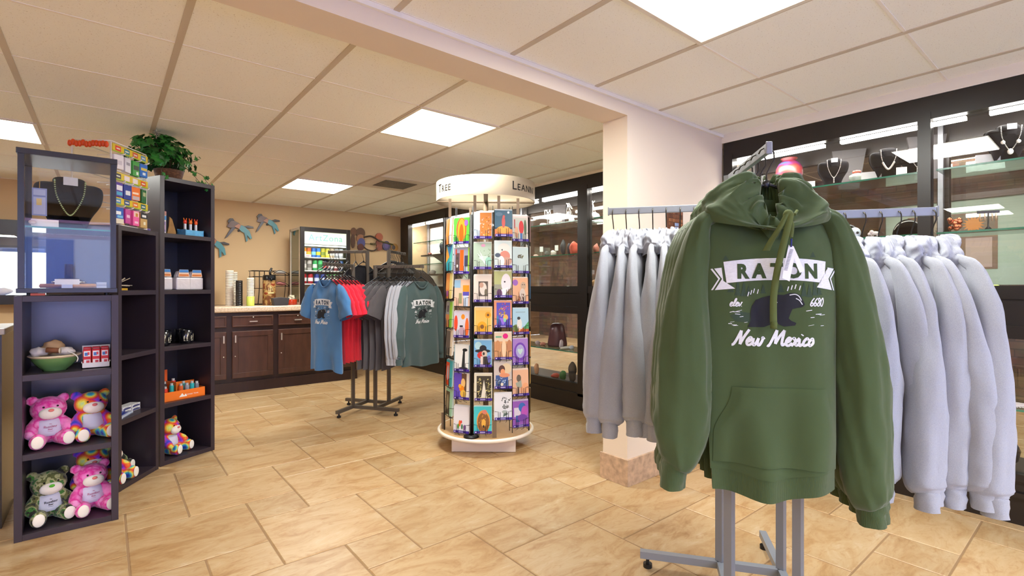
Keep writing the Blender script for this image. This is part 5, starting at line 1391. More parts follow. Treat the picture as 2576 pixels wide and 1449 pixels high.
# drinks cooler
t = thing('drinks_cooler', 'black framed countertop drinks cooler with a lit lettered header', 'cooler', (1.78, 6.15, .9455))
W, D, H = .60, .42, .925
M_cool = mat('cooler_white', (214, 200, 178), .35)
b = B(); b.box(0, W, D - .02, D, 0, H); b.box(0, W, .02, D, H - .03, H); b.box(0, W, .02, D, 0, .03)
for x in (0, W - .02):
    for y in (.0, D - .035): b.box(x, x + .02, y + .0, y + .035, 0, H)
b.build('cabinet_shell', M_cool, t, bevel=.003)
for x in (.008, W - .012): B().box(x, x + .004, .035, D - .035, .03, H - .03).build('side_glass', glass_mat('side_glass', (170, 190, 180), base=.12), t)
b = B(); b.box(0, .048, -.028, .0, 0, H); b.box(W - .048, W, -.028, .0, 0, H); b.box(.048, W - .048, -.028, 0, H - .05, H); b.box(.048, W - .048, -.028, 0, 0, .05)
d_ = b.build('door', M_black, t, bevel=.002)
B().box(.048, W - .048, -.014, -.010, .05, H - .20).build('door_glass', M_glass, d_)
B().box(.048, W - .048, -.016, -.004, H - .20, H - .05).build('header_panel', mat('cooler_header', (222, 232, 206), .4, emit=.22), d_)
b = B(); vs, fs = text2d('ArtZona', .105, bold=.001, spacing=1.12); b.add([(v[0] * 1.0 + W / 2, -.0165, v[1] + H - .155) for v in vs], fs, False); b.build('header_text', mat('header_teal', (120, 196, 170), .5, emit=.15), d_)
for z in (.24, .40, .56): B().box(.022, W - .022, .03, D - .03, z, z + .012).build('shelf', mat('cooler_shelf', (226, 226, 224), .3), t)
B().box(.02, W - .02, .03, .05, H - .22, H - .205).build('lamp_strip', mat('cooler_lamp', (230, 245, 250), .4, emit=3.0), t)
rows = [(.572, [((226, 150, 40), (240, 240, 230)), ((190, 90, 30), (230, 170, 60)), ((30, 100, 190), (120, 200, 220)), ((40, 120, 200), (220, 200, 60)), ((190, 180, 50), (120, 140, 60)), ((206, 196, 60), (230, 230, 120)), ((190, 170, 140), (220, 220, 210)), ((160, 166, 170), (220, 224, 230)), ((196, 200, 206), (240, 240, 240))], .115, .027),
        (.412, [((150, 146, 140), (210, 206, 200)), ((180, 176, 170), (120, 116, 110)), ((30, 160, 80), (220, 240, 220)), ((60, 190, 110), (30, 120, 60)), ((40, 40, 60), (200, 60, 60)), ((60, 60, 80), (220, 220, 220)), ((120, 40, 50), (220, 200, 200)), ((40, 90, 160), (220, 220, 230))], .13, .028),
        (.252, [((160, 30, 40), (230, 230, 230)), ((170, 40, 46), (230, 230, 230)), ((40, 60, 140), (200, 210, 230)), ((40, 60, 140), (200, 210, 230)), ((60, 140, 60), (230, 230, 230)), ((60, 140, 60), (230, 230, 230)), ((30, 30, 34), (200, 60, 40))], .12, .03)]
cn = {(226, 150, 40): 'amber', (190, 90, 30): 'brown orange', (30, 100, 190): 'blue', (40, 120, 200): 'light blue and yellow', (190, 180, 50): 'olive yellow', (206, 196, 60): 'yellow'}
for k, (z, cs, h, r_) in enumerate(rows):
    for i, (c, c2) in enumerate(cs):
        x = .075 + i * (W - .15) / (len(cs) - 1)
        p = thing('drink_can', 'drink can in the cooler, %s row, %s from the left' % (['top', 'middle', 'bottom'][k], ORD[i]), 'drink', (1.78 + x, 6.15 + .09, .9455 + z + .0005), 0, 'drinks in the cooler')
        b = B(); b.col = c; b.lathe([(0, 0), (r_ * .85, 0), (r_, .006), (r_, h * .9), (r_ * .8, h), (0, h)], n=16)
        b.col = c2; b.lathe([(r_ * 1.01, h * .25), (r_ * 1.01, h * .6)], n=16); b.build('can', P_mat, p)
for i, x in enumerate((.055, .055)):
    pass
p = pack('price_label', 'white price label on the top cooler shelf at the left', 'label', .075, .003, .03, (236, 240, 236), [(-.3, .3, .3, .5, (200, 60, 60))]); p.location = (1.78 + .10, 6.15 + .022, .9455 + .572)

# birds on the wall
M_bird = paint_mat('painted_metal', .35)
def flat_art(name, lab, cat, x, z, s, polys, rot=0, th=.012, off=.02):
    t = thing(name, lab, cat, (x, YB - off, z))
    b = B()
    for i, (c, p) in enumerate(polys):
        b.col = c; ca, sa = cos(R(rot)), sin(R(rot))
        q = [((u * ca - v * sa) * s, (u * sa + v * ca) * s) for u, v in p]
        b.prism(q, -.001 * i - th * .5, th * .5)
    b.build('cutout', M_bird, t, bevel=.001); B().box(-.01, .01, 0, off, -.01, .01).build('wall_peg', M_wirei, t)
    return t
HORSE = [((104, 74, 62), [(-.42, .30), (-.50, .10), (-.36, .06), (-.20, .12), (.0, .08), (.10, .22), (-.05, .34), (-.22, .40), (-.30, .50), (-.40, .44)]),
         ((176, 112, 76), [(-.20, .16), (.02, .06), (.16, .10), (.10, .24), (-.05, .30)]),
         ((70, 62, 70), [(-.30, .10), (-.14, .12), (-.28, -.12), (-.42, -.36), (-.52, -.46), (-.44, -.22)]),
         ((70, 140, 150), [(.05, .26), (.20, .24), (.44, .02), (.56, -.26), (.50, -.30), (.30, -.10), (.10, -.02), (.0, .06)]),
         ((60, 128, 140), [(.20, -.02), (.34, -.10), (.40, -.40), (.34, -.46), (.28, -.24)]),
         ((58, 44, 40), [(.16, .22), (.34, .30), (.56, .28), (.58, .22), (.36, .18)]),
         ((52, 40, 36), [(-.50, .34), (-.42, .48), (-.30, .50), (-.24, .42), (-.34, .40), (-.44, .26)])]
flat_art('metal_bird', 'painted metal bird cutout at the top right of the three on the wall', 'wall art', 1.585, 1.945, .25, HORSE, -2)
flat_art('metal_bird', 'painted metal bird cutout in the middle of the three on the wall', 'wall art', 1.265, 1.845, .27, HORSE, -6)
flat_art('metal_bird', 'painted metal bird cutout lowest of the three, partly behind the tall shelf unit', 'wall art', 1.00, 1.645, .26, HORSE, -14)
# metal cluster art
t = thing('metal_wall_art', 'brown and blue metal cluster wall art beside the cooler', 'wall art', (0, YB - .02, 0))
b = B()
def disc(x, z, rx, rz, c, d=.0):
    b.col = c; b.prism([(x + rx * cos(2 * pi * k / 20), z + rz * sin(2 * pi * k / 20)) for k in range(20)], -.012 - d, .01)
disc(2.70, 1.93, .04, .06, (120, 84, 62)); disc(2.69, 1.80, .03, .10, (96, 66, 50), .001)
disc(2.80, 1.92, .065, .075, (104, 76, 56), .001); disc(2.80, 1.84, .060, .06, (160, 110, 80), .002); disc(2.81, 1.78, .055, .07, (84, 84, 140), .003); disc(2.80, 1.72, .045, .05, (104, 58, 50), .004)
disc(3.08, 1.88, .055, .06, (170, 80, 30), .001); disc(3.08, 1.79, .05, .06, (120, 56, 36), .002); disc(3.08, 1.73, .045, .045, (140, 70, 46), .003)
disc(3.19, 1.76, .062, .07, (60, 48, 90), .001); disc(3.19, 1.76, .035, .04, (90, 70, 130), .002); disc(3.32, 1.74, .055, .06, (176, 130, 62), .001); disc(3.30, 1.74, .03, .035, (60, 44, 40), .002)
b.col = (76, 62, 54); b.tube(smooth_pts([(2.84, -.008, 1.86), (2.93, -.008, 1.885), (3.0, -.008, 1.87), (3.08, -.008, 1.82)], 5), .012, 6)
b.tube(smooth_pts([(2.83, -.008, 1.74), (2.90, -.008, 1.69), (3.0, -.008, 1.68), (3.06, -.008, 1.73)], 5), .010, 6)
b.col = (90, 80, 40)
for x in (2.94, 2.97, 3.0, 3.03): b.tube([(x, -.006, 1.775), (x + .015, -.006, 1.79), (x + .03, -.006, 1.775), (x + .015, -.006, 1.76), (x, -.006, 1.775)], .005, 5)
b.tube([(2.86, -.006, 1.775), (3.08, -.006, 1.775)], .003, 5); b.tube([(3.08, -.006, 1.82), (3.3, -.006, 1.78)], .014, 6)
b.build('discs', M_bird, t)

# patterned plaque on the partition behind the left arm
t = thing('woven_plaque', 'patterned brown and blue plaque on the partition wall behind the grey hoodies', 'plaque', (2.83, 1.822 - .012, 1.535))
b = B(); b.box(-.085, .085, 0, .012, -.12, .12); b.build('board', mat('plaque_wood', (96, 56, 34), .5), t, bevel=.004)
b = B(); rng = random.Random(6)
for i in range(7):
    for k in range(9):
        b.col = (rng.choice([(130, 150, 190), (150, 168, 200)]) if 2 < i < 5 and k < 6 else rng.choice([(112, 66, 40), (128, 76, 46), (96, 54, 34), (150, 96, 58)])); b.box(-.078 + i * .0223, -.060 + i * .0223, -.002, 0, -.112 + k * .025, -.092 + k * .025)
b.build('pattern', P_mat, t)
# ------------------------------------------------------------ greeting card spinner
SX, SY = 2.20, 3.006
VA = math.atan2(SY, SX)                      # direction from the entrance side to the spinner
t = thing('card_spinner', 'tall cream greeting card spinner with a round lettered header', 'card spinner', (SX, SY, 0), VA - pi / 2)
# local frame: -y faces the room (the viewer), x to the right
M_lam = mat('spinner_cream', (178, 163, 140), .4)
M_lwood = mat('spinner_wood', (196, 156, 108), .4, var=.1, vscale=6)
M_bw = mat('spinner_wire', (24, 22, 22), .4, metal=.3)
M_post = mat('spinner_post', (120, 100, 78), .4)
b = B(); b.box(-.225, .225, -.225, .225, 0.002, .098); b.build('plinth', mat('plinth_cream', (226, 210, 194), .5), t, bevel=.002)
o = t.children[0]; o.rotation_euler = (0, 0, R(-4))
b = B(); b.lathe([(0, .099), (.352, .099), (.358, .105), (.358, .116), (.352, .122), (.34, .122)], n=64); b.build('disc_rim', mat('disc_white', (240, 230, 214), .35), t)
b = B(); b.lathe([(.341, .1215), (0, .1215)], n=64, smooth=False); b.build('disc_top', M_lwood, t)
b = B(); b.lathe([(.366, 1.785), (.366, 1.92), (.362, 1.92), (.362, 1.785), (.366, 1.785)], n=96); b.build('header_ring', M_lam, t)
b = B(); b.bar((-.36, 0, 1.79), (.36, 0, 1.79), .03, .008); b.bar((0, -.36, 1.79), (0, .36, 1.79), .03, .008); b.build('header_cross_bars', M_post, t)
b = B()
def ringtext(s_, ang, size, first=1.35):
    x = 0; out = []
    for i, ch in enumerate(s_):
        sz = size * (first if i == 0 else 1.0)
        vs, fs = text2d(ch, sz, bold=.0009)
        if not vs: x += size * .5; continue
        x0 = min(v[0] for v in vs); x1 = max(v[0] for v in vs); out.append((vs, fs, x - x0)); x += (x1 - x0) + size * .12
    for vs, fs, dx in out:
        P = []
        for v in vs:
            a = ang + (v[0] + dx) / .367; P.append((.3672 * sin(a), -.3672 * cos(a), 1.828 + v[1]))
        b.add(P, fs, False)
for q in range(2):
    ringtext("LEANIN'", R(30 + 180 * q), .062); ringtext('TREE', R(-66 + 180 * q), .062)
b.build('header_lettering', mat('header_ink', (26, 22, 20), .6), t)
for a in (-62, -15, 18, 52, 150, 205): 
    r_ = .29; B().box(r_ * sin(R(a)) - .010, r_ * sin(R(a)) + .010, -r_ * cos(R(a)) - .003, -r_ * cos(R(a)) + .003, 1.66, 1.79).build('header_bracket', M_post, t)
b = B(); b.tube([(0, 0, .12), (0, 0, 1.80)], .02, 12); b.build('centre_column', M_post, t)
b = B(); b.lathe([(.0, .1225), (.055, .1225), (.05, .135), (.02, .14)], x=-.10, y=-.27, n=20); b.tube([(-.10, -.27, .13), (-.10, -.27, 1.66)], .009, 8); b.build('front_pole', M_bw, t)
for x, y in ((.06, -.30), (-.31, -.06)):
    B().box(x - .014, x + .014, y - .003, y + .003, .1225, .24).build('foot_bracket', M_post, t)
b = B(); b.tube([(-.30, -.09, .125), (-.30, -.09, 1.66)], .006, 6); b.tube([(.31, -.14, .125), (.31, -.14, 1.66)], .006, 6); b.build('side_pole', M_bw, t)

# columns of pockets: (x, y, yaw of the facing, names)
COLS = {0: (-.268, -.135, -66), 1: (-.170, -.235, -26), 2: (-.022, -.305, -4), 3: (.120, -.300, 5), 4: (.245, -.215, 18)}
ZC = {0: [1.56, 1.37, 1.17, .965, .765, .545, .335], 1: [1.555, 1.345, 1.12, .90, .665, .47, .235], 2: [1.585, 1.375, 1.15, .93, .705, .475, .25],
      3: [1.60, 1.385, 1.18, .975, .755, .555, .34], 4: [1.575, 1.35, 1.135, .92, .705, .485, .265]}
def kk(s_): return s_
CARDS = {
 (0, 0): ('orange card with a white edge', (236, 130, 40), [('r', -.5, .5, .0, 1, (238, 140, 50)), ('r', .1, .5, 0, 1, (240, 230, 224))]),
 (0, 1): ('teal and gold sunray card', (40, 170, 190), [('t', [(-.5, 1), (.1, .55), (-.5, .3)], (236, 160, 40)), ('t', [(-.2, 1), (.5, 1), (.1, .5)], (20, 110, 190)), ('t', [(.1, .5), (.5, .9), (.5, .1)], (60, 200, 180))]),
 (0, 2): ('orange floral card with yellow border', (232, 214, 130), [('r', -.5, .1, 0, 1, (226, 140, 60)), ('e', -.2, .55, .25, .2, (240, 170, 90)), ('e', -.2, .2, .2, .12, (170, 80, 150))]),
 (0, 3): ('lime edged card with a grey window', (140, 206, 50), [('r', -.5, .1, .5, 1, (150, 150, 150)), ('r', -.3, -.05, .6, .85, (70, 60, 60)), ('r', -.5, .1, .0, .5, (200, 130, 80))]),
 (0, 4): ('grey woodgrain card with cream edge', (232, 216, 190), [('r', -.5, .2, .02, .96, (120, 110, 100)), ('r', -.3, -.2, .05, .9, (90, 80, 74)), ('r', -.05, .05, .05, .9, (96, 86, 80))]),
 (0, 5): ('red orange card with turquoise edge', (60, 180, 196), [('r', -.5, .05, .02, .92, (232, 80, 30)), ('e', -.2, .5, .15, .3, (200, 190, 200))]),
 (0, 6): ('brown framed card with mint edge', (170, 226, 196), [('r', -.5, .1, .02, .92, (96, 80, 62)), ('e', -.2, .5, .16, .3, (170, 160, 130))]),
 (1, 0): ('green card with an orange guitar shape', (90, 180, 60), [('e', .0, .55, .33, .46, (226, 80, 50)), ('e', 0, .5, .25, .48, (236, 150, 40)), ('e', .0, .4, .14, .36, (250, 90, 10)), ('e', .3, .8, .12, .12, (140, 90, 180)), ('e', -.35, .2, .1, .1, (60, 120, 60))]),
 (1, 1): ('card with an orange cactus figure', (150, 150, 170), [('r', -.1, .14, .12, .92, (246, 96, 20)), ('r', -.38, -.12, .1, .8, (90, 70, 70)), ('e', -.26, .3, .06, .06, (230, 220, 210)), ('e', -.26, .6, .06, .06, (60, 60, 60)), ('r', .2, .44, .3, .7, (60, 60, 90)), ('r', .22, .42, .08, .25, (180, 190, 200)), ('r', .42, .5, 0, 1, (150, 200, 60)), ('r', -.38, -.3, .75, .95, (180, 60, 40))]),
 (1, 2): ('peach and blue striped card', (236, 196, 170), [('r', -.5, -.1, .7, 1, (150, 190, 220)), ('r', .05, .45, .55, .8, (240, 150, 40)), ('r', .05, .45, .4, .55, (90, 80, 180)), ('r', -.2, .0, .1, .5, (150, 150, 110)), ('r', .1, .4, .0, .4, (200, 214, 236))]),
 (1, 3): ('card with a white penguin and orange shapes', (220, 214, 232), [('e', -.36, .55, .12, .3, (236, 80, 50)), ('e', -.02, .6, .22, .36, (214, 216, 230)), ('e', .1, .8, .12, .1, (240, 150, 40)), ('r', -.1, .1, .4, .47, (30, 30, 50)), ('e', .36, .4, .12, .36, (240, 110, 50)), ('e', .05, .25, .2, .16, (190, 160, 180))]),
 (1, 4): ('white card with a tall black long-necked bird', (240, 242, 240), [('e', .12, .12, .30, .05, (70, 60, 80)), ('t', [(.0, .12), (.22, .12), (.2, .8), (.08, .8)], (40, 46, 50)), ('e', .2, .82, .16, .06, (30, 34, 38)), ('r', -.5, -.46, 0, 1, (110, 160, 180)), ('r', .46, .5, 0, 1, (90, 150, 170))]),
 (1, 5): ('purple card with orange leaf shapes', (104, 80, 200), [('r', .0, .5, 0, 1, (240, 232, 220)), ('r', .0, .32, .3, .98, (110, 80, 60)), ('e', .1, .62, .14, .18, (244, 200, 130)), ('e', .02, .4, .16, .12, (240, 140, 30)), ('e', .12, .22, .2, .14, (236, 190, 80)), ('e', -.1, .5, .1, .08, (250, 180, 60))]),
 (1, 6): ('white card with small red and green flowers', (236, 234, 240), [('e', -.1, .36, .07, .12, (236, 110, 40)), ('e', -.2, .24, .06, .1, (90, 170, 60)), ('e', .05, .24, .06, .1, (60, 120, 90)), ('e', .0, .42, .05, .06, (230, 60, 60)), ('e', .22, .22, .08, .1, (150, 100, 170))]),
 (2, 0): ('card with an autumn brown leafy tree', (232, 220, 216), [('r', -.15, .5, .0, .98, (196, 120, 56)), ('s', .17, .52, .30, .44, (236, 170, 160)), ('s', .2, .5, .26, .4, (220, 130, 40)), ('t', [(-.05, .05), (.2, .0), (.5, .1), (.2, .22)], (236, 160, 60)), ('r', -.5, -.15, 0, 1, (190, 206, 226))]),
 (2, 1): ('pale green dragonfly card', (176, 196, 176), [('s', .1, .5, .38, .44, (130, 150, 120)), ('e', .1, .42, .28, .08, (196, 220, 206)), ('t', [(-.3, .62), (-.1, .5), (.3, .2), (.2, .14)], (206, 220, 220)), ('e', .35, .3, .18, .16, (150, 200, 180)), ('e', .05, .9, .12, .06, (220, 160, 190)), ('t', [(-.2, .75), (.05, .45), (.0, .4)], (226, 232, 226))]),
 (2, 2): ('cream card with a square animal picture', (222, 210, 200), [('r', -.22, .32, .22, .78, (90, 80, 72)), ('e', .05, .5, .2, .24, (216, 206, 196)), ('e', -.05, .64, .12, .1, (190, 150, 130)), ('e', .2, .36, .08, .14, (110, 100, 80))]),
 (2, 3): ('yellow card with two sunflowers', (240, 206, 130), [('r', -.42, .42, .04, .9, (236, 190, 96)), ('e', .28, .72, .17, .12, (226, 160, 30)), ('e', .28, .72, .07, .05, (110, 70, 30)), ('e', -.05, .28, .27, .2, (232, 168, 26)), ('e', -.05, .28, .11, .08, (130, 84, 30)), ('r', .24, .27, .1, .6, (120, 150, 60))]),
 (2, 4): ('blue card with a dog in a black cowboy hat', (120, 180, 226), [('e', -.25, .8, .2, .15, (180, 220, 230)), ('e', .0, .60, .44, .07, (30, 32, 40)), ('e', .02, .70, .2, .12, (24, 26, 34)), ('e', -.05, .44, .26, .14, (206, 50, 44)), ('e', .1, .5, .16, .12, (214, 196, 180)), ('e', .06, .5, .06, .06, (60, 50, 50)), ('e', .15, .2, .3, .2, (60, 52, 50)), ('r', -.12, .02, .05, .4, (226, 210, 200)), ('e', .36, .3, .1, .14, (110, 110, 190))]),
 (2, 5): ('dark card with a white lit tree', (226, 220, 196), [('r', -.36, .46, .04, .92, (60, 54, 36)), ('t', [(-.12, .08), (.22, .08), (.05, .78)], (232, 228, 210)), ('s', -.2, .5, .14, .36, (206, 196, 130)), ('s', .3, .5, .14, .36, (196, 190, 120)), ('r', -.3, .4, .04, .12, (226, 214, 150))]),
 (2, 6): ('turquoise card with a brown lion face', (66, 200, 206), [('e', .04, .45, .38, .42, (226, 150, 60)), ('e', .04, .42, .33, .36, (140, 92, 40)), ('s', .04, .42, .28, .32, (196, 140, 60)), ('e', .05, .38, .12, .16, (236, 180, 70)), ('e', .1, .8, .14, .08, (220, 130, 110)), ('e', .05, .26, .06, .05, (60, 40, 30))]),
 (3, 0): ('dark teal card with a red saguaro figure and moon', (52, 92, 112), [('r', -.5, .5, 0, .28, (206, 120, 60)), ('e', 0, .26, .4, .14, (240, 160, 60)), ('e', .0, .55, .10, .22, (190, 80, 70)), ('e', .02, .76, .07, .06, (196, 90, 80)), ('e', .28, .92, .06, .045, (240, 240, 240)), ('e', -.25, .85, .2, .08, (80, 110, 130))]),
 (3, 1): ('pale card with a white animal in pink scarf', (206, 218, 214), [('e', .05, .75, .34, .18, (226, 216, 206)), ('e', .1, .45, .3, .2, (206, 130, 110)), ('e', -.3, .48, .16, .08, (70, 84, 100)), ('e', -.05, .68, .04, .03, (50, 40, 40)), ('e', .2, .25, .3, .16, (196, 150, 130)), ('e', -.1, .25, .18, .2, (236, 234, 226))]),
 (3, 2): ('card with a white horse head', (176, 180, 120), [('r', -.5, .5, 0, .5, (150, 150, 130)), ('e', .18, .55, .28, .36, (226, 220, 226)), ('t', [(-.1, .3), (.3, .4), (.1, .05), (-.05, .0)], (236, 232, 236)), ('e', .1, .6, .05, .03, (50, 40, 44)), ('e', -.2, .15, .16, .18, (110, 70, 110)), ('t', [(.2, .2), (.5, .4), (.5, .05)], (140, 110, 80))]),
 (3, 3): ('purple card with a heart tree of pink leaves', (226, 150, 110), [('r', -.36, .42, .04, .94, (90, 80, 190)), ('s', .05, .68, .34, .24, (232, 90, 110)), ('s', .0, .6, .26, .2, (220, 180, 60)), ('t', [(-.2, .35), (.25, .35), (.0, .08)], (150, 110, 220)), ('e', .15, .38, .14, .1, (240, 180, 90)), ('e', .1, .28, .08, .08, (140, 210, 180)), ('e', -.3, .3, .06, .16, (60, 130, 180))]),
 (3, 4): ('tan card with wild horses and a magenta flower', (226, 206, 180), [('r', -.5, .5, 0, .68, (216, 160, 110)), ('e', .05, .42, .12, .34, (236, 206, 170)), ('e', -.3, .5, .16, .22, (200, 140, 90)), ('e', .36, .5, .14, .24, (190, 130, 90)), ('e', .14, .88, .15, .10, (226, 20, 130)), ('r', -.42, -.08, .82, .88, (110, 180, 150)), ('r', -.1, -.08, .1, .6, (110, 70, 50)), ('r', .2, .22, .1, .6, (110, 70, 50))]),
 (3, 5): ('card with a person in blue cradling something', (206, 196, 190), [('e', .2, .75, .3, .2, (226, 206, 170)), ('r', -.4, .3, .1, .5, (60, 90, 150)), ('e', -.05, .72, .18, .16, (90, 56, 44)), ('e', .0, .62, .13, .12, (232, 160, 110)), ('e', .1, .5, .3, .08, (226, 150, 110)), ('s', -.1, .3, .25, .14, (170, 190, 220)), ('e', -.05, .16, .08, .06, (230, 220, 200))]),
 (3, 6): ('white card with ink sketched birds', (232, 234, 240), [('s', .18, .75, .26, .12, (90, 96, 96)), ('s', .14, .5, .22, .08, (110, 116, 112)), ('t', [(.0, .1), (.3, .22), (.06, .32)], (90, 110, 100)), ('e', .1, .3, .16, .06, (170, 180, 176))]),
 (4, 0): ('pale card with a red dressed figure', (226, 214, 206), [('r', -.4, .42, .06, .92, (206, 206, 190)), ('e', .08, .55, .15, .26, (220, 50, 50)), ('r', .0, .14, .08, .32, (70, 120, 180)), ('e', -.22, .35, .12, .22, (232, 180, 140)), ('r', -.36, -.3, .5, .85, (190, 50, 50)), ('e', .32, .55, .08, .3, (90, 110, 80))]),
 (4, 1): ('mint card with a tiny floral sprig', (206, 226, 226), [('s', .0, .66, .2, .07, (110, 110, 90)), ('e', -.08, .68, .04, .03, (96, 80, 50)), ('e', .1, .64, .05, .03, (130, 130, 90))]),
 (4, 2): ('peach card with a small owl and lilac badge', (240, 186, 146), [('e', -.3, .82, .17, .12, (170, 110, 200)), ('e', .2, .7, .17, .15, (206, 176, 150)), ('e', .14, .3, .2, .3, (220, 206, 196)), ('t', [(-.5, .0), (.05, .0), (-.1, .5), (-.1, .2)], (160, 96, 60)), ('e', .14, .74, .03, .02, (50, 40, 40)), ('e', .26, .74, .03, .02, (50, 40, 40)), ('s', .1, .25, .16, .16, (120, 84, 60))]),
 (4, 3): ('blue sky card with white boots and flowers', (176, 214, 236), [('r', -.5, .5, 0, .2, (190, 90, 40)), ('e', -.3, .24, .2, .14, (110, 130, 60)), ('e', -.08, .38, .16, .24, (232, 232, 230)), ('e', -.12, .62, .1, .06, (60, 60, 64)), ('t', [(.1, .2), (.5, .5), (.5, .2)], (90, 170, 110)), ('s', .1, .14, .35, .1, (220, 130, 50)), ('r', -.3, .3, .84, .87, (150, 180, 200))]),
 (4, 4): ('lilac card with a pale heart in a ring', (170, 130, 210), [('e', .0, .5, .38, .36, (120, 70, 190)), ('e', .0, .52, .27, .26, (176, 170, 226)), ('h', .0, .52, .16, (196, 226, 226)), ('r', -.3, .3, .02, .16, (150, 96, 206))]),
 (4, 5): ('peach card with a walking cowboy sketch', (240, 190, 156), [('e', -.1, .68, .14, .14, (110, 96, 80)), ('t', [(-.3, .5), (.05, .6), (.1, .3), (-.2, .3)], (170, 176, 160)), ('r', -.2, -.08, .04, .35, (110, 80, 60)), ('r', .0, .1, .06, .34, (200, 140, 100)), ('e', .3, .3, .2, .2, (242, 176, 130)), ('r', -.5, .5, 0, .06, (60, 60, 100))]),
 (4, 6): ('purple card with a blue and pink swirl', (156, 96, 190), [('r', -.4, .0, .4, .75, (226, 216, 232)), ('e', .1, .75, .22, .18, (60, 110, 190)), ('e', .25, .6, .2, .2, (190, 90, 190)), ('r', -.3, -.05, .2, .45, (60, 90, 170)), ('e', .1, .35, .3, .14, (120, 70, 170)), ('r', -.2, .3, .06, .1, (230, 220, 240))]),
}
rngc = random.Random(44)
def card(t_, W, H, base, shapes, purple=True):
    n = rngc.choice([3, 4, 5])
    b = B()
    b.col = base; b.box(-W / 2, W / 2, 0, .0022, 0, H); b.build('front_card', P_mat, t_)
    b = B()
    for k in range(1, n + 1):
        b.col = [(236, 234, 230), (226, 222, 216), base][k % 3]; s = .0012 * k
        b.box(-W / 2 + s * .5, W / 2 + s * .5, .0026 * k, .0026 * k + .0022, .002 * k, H + .0022 * k)
    b.build('cards_behind', P_mat, t_)
    b = B(); y = -.0004
    def P(px, pz): return (max(-.5, min(.5, px)) * W, y, max(0, min(1, pz)) * H)
    for sh in shapes:
        y -= .00015; kd = sh[0]
        if kd == 'r': _, a, c_, d_, e_, col = sh; b.col = col; b.quad(P(a, d_), P(c_, d_), P(c_, e_), P(a, e_))
        elif kd == 't': _, ps, col = sh; b.col = col; b.quad(*[P(*q) for q in ps])
        elif kd == 'e': _, cx, cz, rx, rz, col = sh; b.col = col; b.quad(*[P(cx + rx * cos(2 * pi * k / 18), cz + rz * sin(2 * pi * k / 18)) for k in range(18)])
        elif kd == 'h':
            _, cx, cz, r_, col = sh; b.col = col; b.quad(*[P(cx + r_ * 1.0 * sin(u) ** 3, cz + r_ * .9 * (.8125 * cos(u) - .3125 * cos(2 * u) - .125 * cos(3 * u))) for u in [2 * pi * k / 24 for k in range(24)]])
        elif kd == 's':
            _, cx, cz, rx, rz, col = sh
            for k in range(26):
                a = rngc.uniform(0, 6.28); q = math.sqrt(rngc.random()); g = rngc.uniform(.65, 1.25); b.col = tuple(min(255, int(v * g)) for v in col)
                x, z = cx + rx * q * cos(a), cz + rz * q * sin(a); s = rngc.uniform(.02, .05)
                b.quad(P(x - s, z - s * .3), P(x, z - s * .7), P(x + s, z + s * .2), P(x, z + s * .7))
    b.build('picture', P_mat, t_)
    if purple:
        b = B(); b.col = (64, 34, 150); b.box(-W / 2 + .004, W / 2 + .002, -.0045, -.003, .0, .017)
        b.col = (236, 232, 240); b.quad((-W / 2 + .010, -.0047, .005), (-W / 2 + .018, -.0047, .005), (-W / 2 + .018, -.0047, .012), (-W / 2 + .010, -.0047, .012))
        for k in range(7): b.quad((-.018 + k * .0052, -.0047, .006), (-.0145 + k * .0052, -.0047, .006), (-.0145 + k * .0052, -.0047, .0105 + (k % 2) * .001), (-.018 + k * .0052, -.0047, .0105))
        b.build('price_strip', P_mat, t_)
T = Matrix.Translation((SX, SY, 0)) @ Matrix.Rotation(VA - pi / 2, 4, 'Z')
ROWN = ['top', 'second', 'third', 'fourth', 'fifth', 'sixth', 'bottom']
pock = B()
for ci, (x, y, yaw) in COLS.items():
    Mc = Matrix.Translation((x, y, 0)) @ Matrix.Rotation(R(yaw), 4, 'Z')
    W, H = .122, .182
    wb = B(); wb.M = Mc
    for xx in (-.066, .066): wb.tube([(xx * 1.03, .040, .14), (xx * 1.03, .040, 1.72)], .0028, 5)
    for r_, z in enumerate(ZC[ci]):
        z0 = z - .095
        for xx in (-.022, .022): wb.tube([(xx, .04, z0 - .03), (xx, .0, z0 - .012), (xx, -.008, z0 - .004), (xx, -.008, z0 + .055)], .0017, 5)
        wb.tube([(-.068, .040, z0 + .055), (-.055, -.006, z0 + .060), (-.036, -.008, z0 + .058), (-.034, -.008, z0 + .0)], .0017, 5)
        wb.tube([(.068, .040, z0 + .055), (.055, -.006, z0 + .060), (.036, -.008, z0 + .058), (.034, -.008, z0 + .0)], .0017, 5)
        wb.tube([(-.068, .040, z0 - .004), (-.05, -.007, z0 - .004), (.05, -.007, z0 - .004), (.068, .040, z0 - .004)], .0017, 5)
    wb.build('card_pockets', M_bw, t)
    for r_, z in enumerate(ZC[ci]):
        nm, base, shp = CARDS[(ci, r_)]
        M = T @ Mc @ Matrix.Translation((rngc.uniform(-.003, .003), .0, z - .095))
        c_ = thing('greeting_card', '%s, %s row of the card spinner' % (nm, ROWN[r_]), 'greeting card', group='greeting cards on the spinner')
        c_.location = M.to_translation(); c_.rotation_euler = (R(-3), 0, VA - pi / 2 + R(yaw + rngc.uniform(-1.5, 1.5)))
        card(c_, W, H, base, shp, purple=not (ci == 0 or (ci, r_) in ((1, 2),)))
